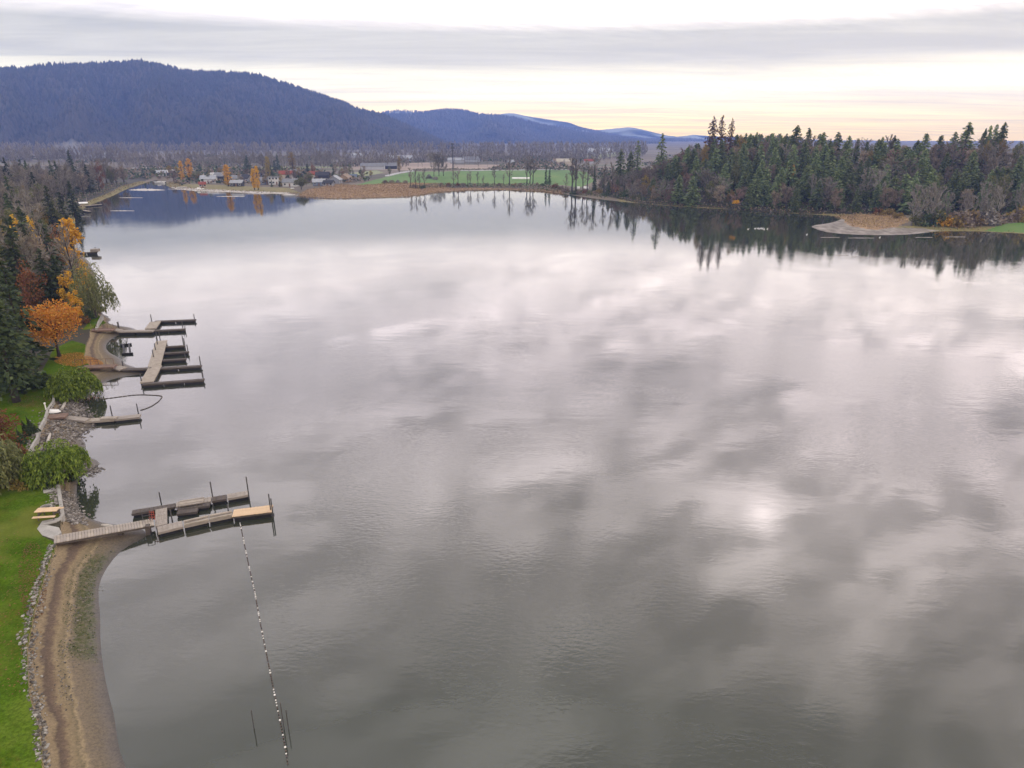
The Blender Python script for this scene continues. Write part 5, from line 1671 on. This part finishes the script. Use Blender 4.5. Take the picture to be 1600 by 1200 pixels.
# boat-lift platform with slatted bunks
deck(dk, (277, 793.0), (328, 786.5), 1.0, 0.42, 'wood_dark')
deck(dk, (277, 800.0), (309, 796.5), 0.8, 0.38, 'wood_dark')
c, L, ang = seg_frame(G(280, 785.5, 0.75), G(318, 779.5, 0.75))
for k in range(4):
    sb = MB()
    off = (k - 1.5) * 0.28
    sb.box((c[0] - math.sin(ang) * off, c[1] + math.cos(ang) * off, 0.62 + 0.03 * (k % 2)), (L, 0.2, 0.12), ang)
    o = sb.build('bunk_slat', M['wood_pale' if k in (1, 2) else 'wood_grey'], dk)
for (a0, a1) in (((288, 815), (326, 806.5)), ((288, 820), (326, 811.5)), ((328, 806), (362, 799.5)), ((328, 811), (362, 804))):
    c, L, ang = seg_frame(G(*a0, 0.62), G(*a1, 0.62))
    sb = MB()
    sb.box((c[0], c[1], 0.62), (L, 0.14, 0.14), ang)
    sb.build('rail', M['wood_pale'], dk)
for (u, v, t_) in ((252, 787, 19), (333, 781, 29), (390, 783, 39), (270, 818, 22), (358, 806, 18), (424, 805, 34), (427, 808, 30)):
    pile(dk, u, v, t_)
# gangway support posts and pier
for (u, v) in ((190, 838), (233, 834)):
    pb = MB()
    q = G(u, v, 0.0)
    pb.box((q[0], q[1], 0.25), (0.35, 0.5, 1.3), 0.2)
    pb.build('support_post', M['wood_dark'], dk)
# dark railing and red gate at the end of the gangway
rb = MB()
a_, b_ = G(224, 815, 0.8), G(235, 813, 0.8)
for q in (a_, b_):
    rb.tube([q, q + np.array((0, 0, 1.0))], [0.03, 0.03], 6)
for z_ in (0.55, 1.0):
    rb.tube([a_ + np.array((0, 0, z_)), b_ + np.array((0, 0, z_))], [0.025, 0.025], 6)
rb.build('railing', M['steel'], dk)
rb = MB()
c_ = G(238, 812, 0.8)
for dx in (-0.25, 0.0, 0.25):
    rb.tube([c_ + np.array((dx, 0, 0)), c_ + np.array((dx * 0.7, 0.1, 0.9))], [0.03, 0.025], 6)
for z_ in (0.25, 0.5, 0.75):
    rb.tube([c_ + np.array((-0.28, z_ * 0.09, z_)), c_ + np.array((0.28, z_ * 0.09, z_))], [0.03, 0.03], 6)
rb.build('ladder', M['red_paint'], dk)

# second dock (with three fingers)
dk = empty('floating_dock', (0, 0, 0), 0, 'comb shaped floating dock with finger piers beyond the bright willow bush', 'dock')
deck(dk, (117, 573.5), (180, 571.5), 1.5, 1.2, 'wood_red', floats=False)
rb = MB()
for k in range(6):
    q = G(118 + k * 12, 571.0 - k * 0.4, 1.25)
    rb.tube([q, q + np.array((0, 0, 0.9))], [0.04, 0.04], 5)
rb.tube([G(118, 571, 1.25) + np.array((0, 0, 0.9)), G(178, 569, 1.25) + np.array((0, 0, 0.9))], [0.04, 0.04], 5)
rb.build('railing', M['wood_red'], dk)
deck(dk, (180, 573.5), (192, 576), 1.5, 0.7, 'wood_grey', floats=False)
deck(dk, (190, 577.5), (236, 575.5), 1.0, 0.55, 'wood_dark')
deck(dk, (229, 597), (243, 572), 1.8, 0.55, 'wood_pale')
deck(dk, (241, 572), (252.5, 532.5), 1.8, 0.55, 'wood_pale')
for a0, a1 in (((255, 542), (289, 540)), ((253, 552.3), (295, 549.5)), ((251, 563), (291, 560.5))):
    deck(dk, a0, a1, 0.6, 0.5, 'wood_dark')
deck(dk, (241, 576), (315, 571.5), 0.8, 0.48, 'wood_dark')
deck(dk, (223, 600), (319, 592.8), 0.8, 0.48, 'wood_dark')
for (u, v, t_) in ((241, 563, 17), (244, 552, 16), (247, 543, 17), (251, 535, 17), (246, 533, 14), (289, 541, 13), (294, 551, 13), (290, 562, 13), (314, 573, 17), (318, 594, 13), (222, 601, 17), (193, 576, 13), (286, 534, 10)):
    pile(dk, u, v, t_, 0.08)

# third dock
dk = empty('floating_dock', (0, 0, 0), 0, 'floating dock with a bent outer arm, off the point under the willow', 'dock')
deck(dk, (141, 515.5), (178, 514.5), 1.4, 1.1, 'wood_red', floats=False)
deck(dk, (177, 515), (188, 516), 1.4, 0.7, 'wood_grey', floats=False)
deck(dk, (186, 517.3), (240, 516.5), 1.1, 0.6, 'wood_grey')
deck(dk, (238, 516.5), (289, 514.2), 0.8, 0.48, 'wood_dark')
deck(dk, (235, 513.2), (243, 502.5), 1.9, 0.55, 'wood_pale')
deck(dk, (242, 502.0), (306, 499.4), 0.8, 0.48, 'wood_dark')
rb = MB()
for k in range(5):
    q = G(143 + k * 8.5, 513.5, 1.12)
    rb.tube([q, q + np.array((0, 0, 0.9))], [0.05, 0.05], 5)
rb.tube([G(143, 513.5, 2.0), G(177, 512.6, 2.0)], [0.05, 0.05], 5)
rb.build('railing', M['wood_red'], dk)
for (u, v, t_) in ((237, 502, 11), (304, 500, 10), (286, 514, 12), (187, 516, 14), (185, 514, 11), (290, 518, 9)):
    pile(dk, u, v, t_, 0.08)

# fourth dock
dk = empty('floating_dock', (0, 0, 0), 0, 'single straight dock with a red brown landing between the two willow bushes', 'dock')
deck(dk, (74, 651.5), (104, 648.5), 1.5, 1.05, 'wood_red', floats=False)
deck(dk, (103, 652), (137, 656), 1.0, 0.6, 'wood_grey', floats=False)
deck(dk, (134, 657), (180, 653.5), 1.1, 0.45, 'wood_pale')
deck(dk, (180, 653.5), (219, 649.5), 1.1, 0.45, 'wood_grey')
sb = MB()
q = G(170, 653.2, 0.6)
sb.box(tuple(q), (1.9, 0.7, 0.18), 0.05)
sb.build('step', M['wood_pale'], dk)
for (u, v, t_) in ((176, 653, 20), (217, 650, 20), (138, 655, 12)):
    pile(dk, u, v, t_, 0.07)

# far docks on the left bank
dk = empty('floating_dock', (0, 0, 0), 0, 'small far dock reaching past the golden poplar', 'dock')
deck(dk, (118, 395.5), (152, 393.5), 1.3, 0.7, 'wood_dark')
sb = MB()
q = G(149, 393, 0.8)
sb.box((q[0], q[1], 1.2), (2.2, 1.6, 0.8), 0.1)
sb.build('bench', M['wood_grey'], dk)
for (u, v, t_) in ((150, 394, 8), (120, 393, 14)):
    pile(dk, u, v, t_, 0.12, 'white_paint' if u == 120 else 'steel')
dk = empty('floating_dock', (0, 0, 0), 0, 'white roofed boat shelter dock on the far left bank', 'dock')
deck(dk, (126, 322.0), (158, 319.0), 1.6, 0.7, 'wood_pale')
deck(dk, (128, 328.0), (140, 330.0), 1.4, 0.7, 'wood_pale')
sb = MB()
for (u, v) in ((124, 319), (136, 318.6)):
    for dv in (0, -3.0):
        q = G(u, v + dv, 0.7)
        sb.tube([q, q + np.array((0, 0, 2.4))], [0.1, 0.1], 5)
sb.build('post', M['wood_pale'], dk)
c, L, ang = seg_frame(G(123, 317.2, 3.1), G(137, 316.6, 3.1))
sb = MB()
sb.box(tuple(c), (L, 8.0, 0.25), ang)
sb.build('roof', M['white_paint'], dk)
dk = empty('floating_dock', (0, 0, 0), 0, 'short dark dock beside the low olive willow', 'dock')
deck(dk, (112, 336.5), (130, 333), 1.4, 0.6, 'wood_grey')
# docks and boats in the channel
for (u0, v0, u1, v1, lab) in ((240, 284, 259, 283.5, 'pale dock at the mouth of the channel'), (276, 292.5, 292, 292, 'pale dock before the golden poplar pair')):
    dk = empty('floating_dock', (0, 0, 0), 0, lab, 'dock', 'docks at the village')
    deck(dk, (u0, v0), (u1, v1), 2.2, 0.8, 'white_paint')


def boat(u, v, L, rz, label):
    p = G(u, v, 0.0)
    o = empty('motor_boat', tuple(p), rz, label, 'boat', 'boats at the village')
    hb = MB()
    n = 8
    s = np.linspace(0, 1, n)
    bw = 0.22 * L * np.sqrt(np.clip(1 - s ** 3, 0.0, 1)) + 0.03
    V = []
    for i in range(n):
        x = -L / 2 + L * s[i]
        V += [(x, -bw[i], 0.8 + 0.25 * s[i]), (x, -bw[i] * 0.55, -0.2), (x, bw[i] * 0.55, -0.2), (x, bw[i], 0.8 + 0.25 * s[i])]
    F = []
    for i in range(n - 1):
        a_ = i * 4
        F += [(a_, a_ + 1, a_ + 5, a_ + 4), (a_ + 1, a_ + 2, a_ + 6, a_ + 5), (a_ + 2, a_ + 3, a_ + 7, a_ + 6), (a_ + 3, a_, a_ + 4, a_ + 7)]
    F += [(3, 2, 1, 0), (n * 4 - 4, n * 4 - 3, n * 4 - 2, n * 4 - 1)]
    hb.add(V, F)
    hb.build('hull', M['white_paint'], o)
    cb = MB()
    cb.box((-0.05 * L, 0, 1.25), (0.35 * L, 0.3 * L, 0.8))
    cb.build('cabin', M['white_paint'], o)
    wb = MB()
    wb.box((0.13 * L, 0, 1.4), (0.03, 0.27 * L, 0.4))
    wb.build('windscreen', M['glass'], o)


boat(250, 286.5, 7, 0.2, 'white motor boat moored at the channel mouth')
boat(312, 297, 6, 0.1, 'white boat pulled up by the village beach cabin')
boat(458, 297.6, 6, 0.4, 'white boat on the shore below the deck house')

# ------------------------------------------------------------------ things in the water
# floating frame
o = empty('swim_frame', (0, 0, 0), 0, 'dark rectangular floating frame between the two large docks', 'float')
pts = [G(192.5, 539, 0.15), G(201.5, 538, 0.15), G(203.5, 552.5, 0.15), G(194.5, 553, 0.15)]
for i, (a_, b_) in enumerate(((0, 1), (1, 2), (2, 3), (3, 0))):
    c, L, ang = seg_frame(pts[a_], pts[b_])
    sb = MB()
    sb.box(tuple(c), (L + (0.8 if i % 2 == 0 else -0.35), 0.3, 0.3 if i % 2 == 0 else 0.27), ang)
    sb.build('pontoon', M['float'], o)
# log boom
o = empty('log_boom', (0, 0, 0), 0, 'thin dark log boom looping out from the bright willow bush', 'boom')
bp = [(156, 623.5), (172, 622), (190, 619.6), (207, 617.3), (222, 616.6), (240, 617.4), (252, 618.3), (254, 619.5), (248, 627), (238, 634), (228, 638.5), (219, 641)]
path = np.array([G(u, v, 0.03) for u, v in bp])
seg = np.r_[0, np.cumsum(np.linalg.norm(np.diff(path, axis=0), axis=1))]
tt = np.linspace(0, seg[-1], 26)
pp = np.c_[[np.interp(tt, seg, path[:, i]) for i in range(3)]].T
for i in range(25):
    a_, b_ = pp[i], pp[i + 1]
    e = (b_ - a_) * 0.05
    lb = MB()
    lb.tube([a_ + e, (a_ + b_) / 2, b_ - e], [0.06, 0.065, 0.055], 6)
    lb.build('log', M['wood_dark'], o)
# buoy line
o = empty('buoy_line', (0, 0, 0), 0, 'long line of small white and rusty floats running from the tan deck', 'buoy line')
bl = [(375, 817), (381, 846), (389, 885), (398, 925), (407, 975), (416, 1020), (425, 1065), (433, 1105), (439, 1133), (446, 1170), (450, 1196)]
path = np.array([G(u, v, 0.03) for u, v in bl])
seg = np.r_[0, np.cumsum(np.linalg.norm(np.diff(path, axis=0), axis=1))]
rb = MB()
rb.tube(path, [0.006] * len(path), 5)
rb.build('rope', M['wood_dark'], o)


def ball(r, squash=1.0, n=8, m=6):
    mb = MB()
    th = np.linspace(0.001, math.pi - 0.001, m)
    mb.tube(np.c_[np.zeros(m), np.zeros(m), -np.cos(th) * r * squash], np.sin(th) * r, n)
    return mb


bm_w, bm_r, bm_big = ball(0.05, 0.9).mesh('float', M['float_white'], True), ball(0.05, 0.9).mesh('float', M['float_red'], True), ball(0.07, 0.9).mesh('float', M['float_white'], True)
nfl = 118
for i in range(nfl):
    t_ = seg[-1] * (i + 0.5 + RNG.uniform(-0.2, 0.2)) / nfl
    q = [np.interp(t_, seg, path[:, j]) for j in range(3)]
    me = bm_big if i % 9 == 4 else (bm_w if RNG.random() < 0.35 else bm_r)
    link('float', me, o, (q[0], q[1], 0.05))
# piles of a neighbouring dock
for (u, v, t_, lab) in ((397, 1138, 30, 'thin dark pile standing alone in the water left of the buoy line end'), (444, 1140, 44, 'taller dark pile of the pair by the buoy line end'), (451, 1140, 32, 'shorter dark pile of the pair by the buoy line end')):
    a_ = G(u, v, 0)
    q = at_depth(u, v - t_, math.hypot(a_[0], a_[1]))
    mb = MB()
    mb.tube([(a_[0], a_[1], -2), (a_[0], a_[1], q[2])], [0.035, 0.03], 8)
    tag(mb.build('mooring_pile', M['steel']), lab, 'pile', 'piles at the buoy line end')
    
# birds on the water
def bird_mesh():
    mb = MB()
    mb.tube([(-0.48, 0, 0.16), (-0.36, 0, 0.12), (-0.1, 0, 0.10), (0.15, 0, 0.12), (0.28, 0, 0.22), (0.32, 0, 0.40), (0.33, 0, 0.52), (0.40, 0, 0.56), (0.50, 0, 0.53)], [0.02, 0.11, 0.2, 0.17, 0.09, 0.055, 0.06, 0.06, 0.015], 8)
    return mb.mesh('water_bird', M['bird'], True)


BM = bird_mesh()
for i, (u, v) in enumerate(((1169, 358.5), (1180, 357.5), (1184, 357.2), (1186.5, 357.8), (1189, 357), (1191.5, 357.6), (1194, 358.6), (1199, 358.2))):
    o = link('water_bird', BM, None, G(u, v, 0.0), RNG.uniform(-0.6, 0.6), (0.85, 0.85, 0.85))
    tag(o, ['white bird alone at the start of the flock on the lake', 'white bird in the tight flock on the dark reflection'][0 if i == 0 else 1] if i < 7 else 'white bird alone at the hill end of the flock on the lake', 'bird', 'white birds on the lake')
for (u, v, lab) in ((1260.5, 367, 'lone white bird near the tip of the mudflat'), (1374.5, 371.5, 'lone white bird in front of the mudflat')):
    o = link('water_bird', BM, None, G(u, v, 0.0), 0.5, (0.8, 0.8, 0.8))
    tag(o, lab, 'bird', 'white birds on the lake')


# low bars of mud just breaking the surface
def bar(u0, u1, v, hv, seed):
    rng = np.random.default_rng(seed)
    n = 26
    top, bot = [], []
    for i in range(n):
        s = i / (n - 1)
        w = hv * math.sin(math.pi * s) ** 0.6 * rng.uniform(0.6, 1.2) + 0.03
        u = u0 + (u1 - u0) * s
        top.append(G(u, v - w, 0.0))
        bot.append(G(u, v + w * 0.7, 0.0))
    top, bot = np.array(top), np.array(bot)
    mid = (top + bot) / 2
    top[:, 2] = bot[:, 2] = -0.06
    mid[:, 2] = 0.10
    mb = MB()
    mb.add(np.concatenate([bot, mid, top]), [(i, i + 1, n + i + 1, n + i) for i in range(n - 1)] + [(n + i, n + i + 1, 2 * n + i + 1, 2 * n + i) for i in range(n - 1)])
    o = mb.build('mudflat', M['mud'] if u0 > 600 else M['sandfar'], smooth=True)
    tag(o, kind='structure')


for i, a in enumerate(((1282, 1312, 371, 0.7), (1325, 1366, 372, 1.0), (1430, 1458, 371, 0.6), (1473, 1509, 370.3, 0.7), (1303, 1326, 399, 1.3), (1331, 1354, 401.5, 0.8), (201, 258, 297, 3.0), (186, 223, 309, 0.7), (172, 210, 329.5, 1.0), (262, 292, 295.5, 0.9), (309, 352, 301.5, 0.8), (338, 382, 307.0, 1.0), (378, 420, 303.0, 0.9), (440, 460, 304.8, 1.2))):
    bar(*a, seed=200 + i)

# ------------------------------------------------------------------ the near shore
def stone_mesh(rng, r):
    u = rand_unit(rng, 12)
    v = np.array([(-1, 1.6, 0), (1, 1.6, 0), (-1, -1.6, 0), (1, -1.6, 0), (0, -1, 1.6), (0, 1, 1.6), (0, -1, -1.6), (0, 1, -1.6), (1.6, 0, -1), (1.6, 0, 1), (-1.6, 0, -1), (-1.6, 0, 1)]) / 1.9
    v = v * rng.uniform(0.7, 1.15, (12, 1)) * np.array((rng.uniform(0.8, 1.3), rng.uniform(0.7, 1.1), rng.uniform(0.5, 0.8))) * r
    a = rng.uniform(0, 6.28)
    v = np.c_[v[:, 0] * math.cos(a) - v[:, 1] * math.sin(a), v[:, 0] * math.sin(a) + v[:, 1] * math.cos(a), v[:, 2]]
    F = [(0, 11, 5), (0, 5, 1), (0, 1, 7), (0, 7, 10), (0, 10, 11), (1, 5, 9), (5, 11, 4), (11, 10, 2), (10, 7, 6), (7, 1, 8), (3, 9, 4), (3, 4, 2), (3, 2, 6), (3, 6, 8), (3, 8, 9), (4, 9, 5), (2, 4, 11), (6, 2, 10), (8, 6, 7), (9, 8, 1)]
    return v, F


def scatter_stones(name, line, halfw, n, r0, r1, mat, label, seed, z0=None):
    rng = np.random.default_rng(seed)
    pts = np.array([G(u, v, 0.9)[:2] for u, v in line])
    seg = np.r_[0, np.cumsum(np.linalg.norm(np.diff(pts, axis=0), axis=1))]
    t_ = rng.uniform(0, seg[-1], n)
    hw = np.interp(t_, seg, halfw)
    x = np.interp(t_, seg, pts[:, 0]) + rng.normal(0, 0.55, n) * hw
    y = np.interp(t_, seg, pts[:, 1]) + rng.normal(0, 0.35, n) * hw
    z = land(x, y)[0]
    mb = MB()
    for i in range(n):
        r = r0 + (r1 - r0) * rng.random() ** 2
        v, F = stone_mesh(rng, r)
        mb.add(v + np.array((x[i], y[i], z[i] + r * 0.2)), F)
    o = mb.build(name, mat)
    tag(o, label, 'stones', kind='stuff')


scatter_stones('riprap', [(84, 858), (74, 886), (62, 925), (52, 965), (46, 1010), (47, 1055), (56, 1095), (63, 1135), (70, 1200)], [0.25, 0.35, 0.38, 0.42, 0.46, 0.42, 0.38, 0.3, 0.25], 1150, 0.04, 0.14, M['stone_pale'], 'row of pale riprap stones along the lawn edge', 301)
scatter_stones('shore_stones', [(97, 765), (103, 785), (110, 803), (118, 812)], [1.1, 1.2, 1.2, 0.6], 1300, 0.05, 0.16, M['stone'], 'grey stones between the lawn wall and the water', 302)
scatter_stones('shore_stones', [(62, 706), (84, 685), (100, 668), (110, 650), (113, 632), (108, 618)], [1.6, 2.6, 3.0, 2.6, 2.2, 1.2], 3200, 0.05, 0.2, M['stone'], 'field of grey stones on the shore around the straight dock', 303)
scatter_stones('shore_stones', [(130, 716), (140, 725), (152, 722), (146, 733)], [1.2, 0.9, 0.7, 0.8], 380, 0.06, 0.2, M['stone'], 'dark stones on the little spit beside the willow bush', 304)
scatter_stones('beach_debris', [(160, 900), (118, 930), (104, 985), (100, 1040), (103, 1100)], [0.5, 0.8, 0.5, 0.5, 0.6], 260, 0.03, 0.08, M['stone'], 'scattered pebbles and debris along the sandy beach', 305)

# leaf litter
def litter(label, cu, cv, ru, rv, n, mats, seed):
    rng = np.random.default_rng(seed)
    a = rng.uniform(0, 6.28, n)
    s = np.sqrt(rng.random(n))
    pts = np.array([G(cu + ru * math.cos(b) * q, cv + rv * math.sin(b) * q, LAWN_Z)[:2] for b, q in zip(a, s)])
    z = land(pts[:, 0], pts[:, 1])[0]
    pos = np.c_[pts, z + 0.02]
    mb = MB()
    q = leaf_quads(rng, pos, np.full(n, 0.13), np.c_[rng.normal(size=(n, 2)), np.zeros(n)], 0.8)
    q[:, :, 2] = pos[:, None, 2] + (q[:, :, 2] - pos[:, None, 2]) * 0.25 + 0.012
    mb.quads(q)
    o = mb.build('fallen_leaves', mats)
    tag(o, label, 'fallen leaves', kind='stuff')


litter('orange fallen leaves under the maple on the beach side', 122, 562, 38, 11, 6500, M['orange'], 311)
litter('brown fallen leaves along the edge of the near lawn', 50, 905, 22, 60, 900, M['rust'], 312)
litter('rusty fallen leaves scattered over the near lawn', 22, 960, 40, 130, 500, M['rust'], 313)
litter('brown fallen leaves under the largest fir', 50, 628, 38, 10, 700, M['rust'], 314)

# retaining walls: each is one thing, its blocks are parts
def wall_run(px, h, t, label, z=LAWN_Z, n_px=None, mat='concrete'):
    pts = np.array([G(u, v, z) for u, v in px])
    seg = np.r_[0, np.cumsum(np.linalg.norm(np.diff(pts, axis=0), axis=1))]
    n = max(2, int(seg[-1] / 1.6))
    tt = np.linspace(0, seg[-1], n + 1)
    pp = np.c_[[np.interp(tt, seg, pts[:, i]) for i in range(3)]].T
    o = empty('retaining_wall', (0, 0, 0), 0, label, 'wall')
    for i in range(n):
        c, L, ang = seg_frame(pp[i], pp[i + 1])
        mb = MB()
        mb.box((c[0], c[1], z - h / 2 + 0.1 + RNG.normal(0, 0.01)), (L * 0.985, t, h), ang)
        mb.build('block', M[mat], o)


wall_run([(91, 758), (94, 780), (98, 806)], 1.3, 0.28, 'straight pale retaining wall beside the picnic table lawn')
wall_run([(98, 806), (97, 811), (90, 815), (80, 819), (68, 820)], 0.9, 0.28, 'curved low wall around the picnic table pad')
wall_run([(90, 603), (84, 612), (84, 626), (74, 641), (70, 655), (60, 672), (58, 685), (50, 697), (44, 712)], 1.2, 0.25, 'long crooked retaining wall beside the second lawn')
wall_run([(160, 492), (154, 503), (150, 514)], 1.0, 0.3, 'short retaining wall at the tip of the willow point')

# concrete pads
def pad(px, z, label=None):
    pts = np.array([G(u, v, z) for u, v in px])
    n = len(pts)
    lo = pts.copy()
    lo[:, 2] -= 0.25
    mb = MB()
    mb.add(np.concatenate([pts, lo]), [tuple(range(n))[::-1]] + [(i, (i + 1) % n, n + (i + 1) % n, n + i) for i in range(n)])
    o = mb.build('path', M['concrete'])
    tag(o, kind='structure')


pad([(66, 814), (96, 808), (97, 811), (88, 815.5), (72, 820), (92, 824), (96, 832), (84, 842), (66, 836), (58, 826)], LAWN_Z + 0.05)
pad([(66, 762), (90, 758), (92, 766), (68, 770)], LAWN_Z + 0.05)

# picnic table
p = on_ground(77, 808, LAWN_Z)
o = empty('picnic_table', (p[0], p[1], LAWN_Z), 0.12, 'pale wooden picnic table on the concrete pad by the lake wall', 'table')
for k in range(3):
    mb = MB()
    mb.box((0, (k - 1) * 0.26, 0.78), (1.9, 0.24, 0.05))
    mb.build('table_plank', M['wood_tan'], o)
for s in (-1, 1):
    mb = MB()
    mb.box((0, s * 0.75, 0.46), (1.9, 0.28, 0.05))
    mb.build('bench', M['wood_tan'], o)
for s in (-1, 1):
    mb = MB()
    mb.box((s * 0.65, 0, 0.42), (0.09, 1.5, 0.1))
    mb.tube([(s * 0.65, -0.55, 0.0), (s * 0.65, -0.25, 0.76)], [0.06, 0.06], 4)
    mb.tube([(s * 0.65, 0.55, 0.0), (s * 0.65, 0.25, 0.76)], [0.06, 0.06], 4)
    mb.build('leg_frame', M['wood_dark'], o)
# fire pit
p = on_ground(73, 796, LAWN_Z)
o = empty('fire_pit', (p[0], p[1], LAWN_Z), 0, 'round black fire pit ring on the grass behind the picnic table', 'fire pit')
mb = MB()
n = 18
a = np.linspace(0, 2 * math.pi, n, endpoint=False)
V = np.concatenate([np.c_[np.cos(a) * r_, np.sin(a) * r_, np.full(n, z_)] for r_, z_ in ((0.5, 0), (0.5, 0.32), (0.42, 0.32), (0.42, 0.04))])
mb.add(V, [(j * n + i, j * n + (i + 1) % n, (j + 1) * n + (i + 1) % n, (j + 1) * n + i) for j in range(3) for i in range(n)])
mb.build('ring', M['concrete'], o)
mb = MB()
mb.add(np.c_[np.cos(a) * 0.42, np.sin(a) * 0.42, np.full(n, 0.06)], [tuple(range(n))])
mb.build('ash_bed', M['tire'], o)
# driftwood beams on the stones
for (u0, v0, u1, v1, lab) in ((97, 641, 107, 624, 'pale driftwood beam on the stones below the willow bush'), (75, 693, 79, 680, 'pale driftwood beam on the stones below the long wall'), (176, 826, 160, 823, 'grey plank lying on the wet sand by the gangway')):
    a_, b_ = on_ground(u0, v0, 0.6), on_ground(u1, v1, 0.6)
    mb = MB()
    mb.tube([a_ + np.array((0, 0, 0.18)), (a_ + b_) / 2 + np.array((0, 0, 0.22)), b_ + np.array((0, 0, 0.18))], [0.17, 0.16, 0.12], 7)
    tag(mb.build('driftwood', M['driftwood']), lab, 'driftwood')
# upturned rowing boat on the stones by the landing
p = on_ground(80, 645, 1.1)
o = empty('rowing_boat', tuple(p + np.array((0, 0, 0.1))), 0.15, 'small white upturned boat beside the red brown landing', 'boat')
mb = MB()
n = 9
s = np.linspace(-1, 1, n)
th = np.linspace(0, math.pi, 7)
V = np.concatenate([np.c_[np.full(7, x * 1.2), np.cos(th) * 0.5 * math.sqrt(max(0.01, 1 - x * x * 0.95)), np.sin(th) * 0.4 * math.sqrt(max(0.01, 1 - x * x * 0.95))] for x in s])
mb.add(V, [(j * 7 + i, j * 7 + i + 1, (j + 1) * 7 + i + 1, (j + 1) * 7 + i) for j in range(n - 1) for i in range(6)])
mb.build('hull', M['white_paint'], o, smooth=True)
mb = MB()
mb.tube([(-1.15, 0, 0.13), (-0.6, 0, 0.36), (0, 0, 0.43), (0.6, 0, 0.36), (1.15, 0, 0.13)], [0.03] * 5, 5)
mb.build('keel', M['wood_grey'], o)
# white post beside the lawn wall
p = on_ground(72, 640, LAWN_Z)
o = empty('lamp_post', tuple(p), 0, 'short white post at the corner of the second lawn', 'post')
mb = MB()
mb.tube([(0, 0, 0), (0, 0, 0.75)], [0.08, 0.07], 8)
mb.build('post', M['white_paint'], o)
mb = ball(0.13)
q = mb.build('globe', M['white_paint'], o, True)
q.location = (0, 0, 0.85)

# ------------------------------------------------------------------ smoke and haze
rng = np.random.default_rng(5)
sm = MB()
c0 = at_depth(76, 238, 1500)
c1 = at_depth(100, 223, 1500)
c2 = at_depth(134, 232, 1500)
pts, rad = [], []
for t_ in np.linspace(0, 1, 14):
    q = (1 - t_) ** 2 * c0 + 2 * t_ * (1 - t_) * c1 + t_ * t_ * c2
    pts.append(q + rng.normal(0, 2.0, 3))
    rad.append((3.0 + 14.0 * t_ ** 0.8 if t_ < 0.8 else 9.0) * rng.uniform(0.8, 1.2))
rad[-1] = 2.0
sm.tube(pts, rad, 10)
m = bpy.data.materials.new('smoke')
m.use_nodes = True
t = NT(m.node_tree)
t.n.clear()
out = t.new('ShaderNodeOutputMaterial')
pv = t.new('ShaderNodeVolumePrincipled')
pv.inputs['Color'].default_value = (0.85, 0.92, 1.0, 1)
pv.inputs['Density'].default_value = 0.009
t.l.new(pv.outputs[0], out.inputs['Volume'])
o = sm.build('smoke', m, smooth=True)
tag(o, 'thin pale smoke plume drifting over the left bank wood', 'smoke', kind='stuff')

m = bpy.data.materials.new('haze_air')
m.use_nodes = True
t = NT(m.node_tree)
t.n.clear()
out = t.new('ShaderNodeOutputMaterial')
pv = t.new('ShaderNodeVolumePrincipled')
pv.inputs['Color'].default_value = (0.26, 0.40, 0.92, 1)
pv.inputs['Density'].default_value = 0.000175
pv.inputs['Anisotropy'].default_value = 0.2
t.l.new(pv.outputs[0], out.inputs['Volume'])
zs = [(o.matrix_world if False else o).location.z for o in []]
hz = MB()
hz.box((0, 3240, 200), (13000, 7000, 420))
o = hz.build('haze', m)
o['kind'] = 'stuff'
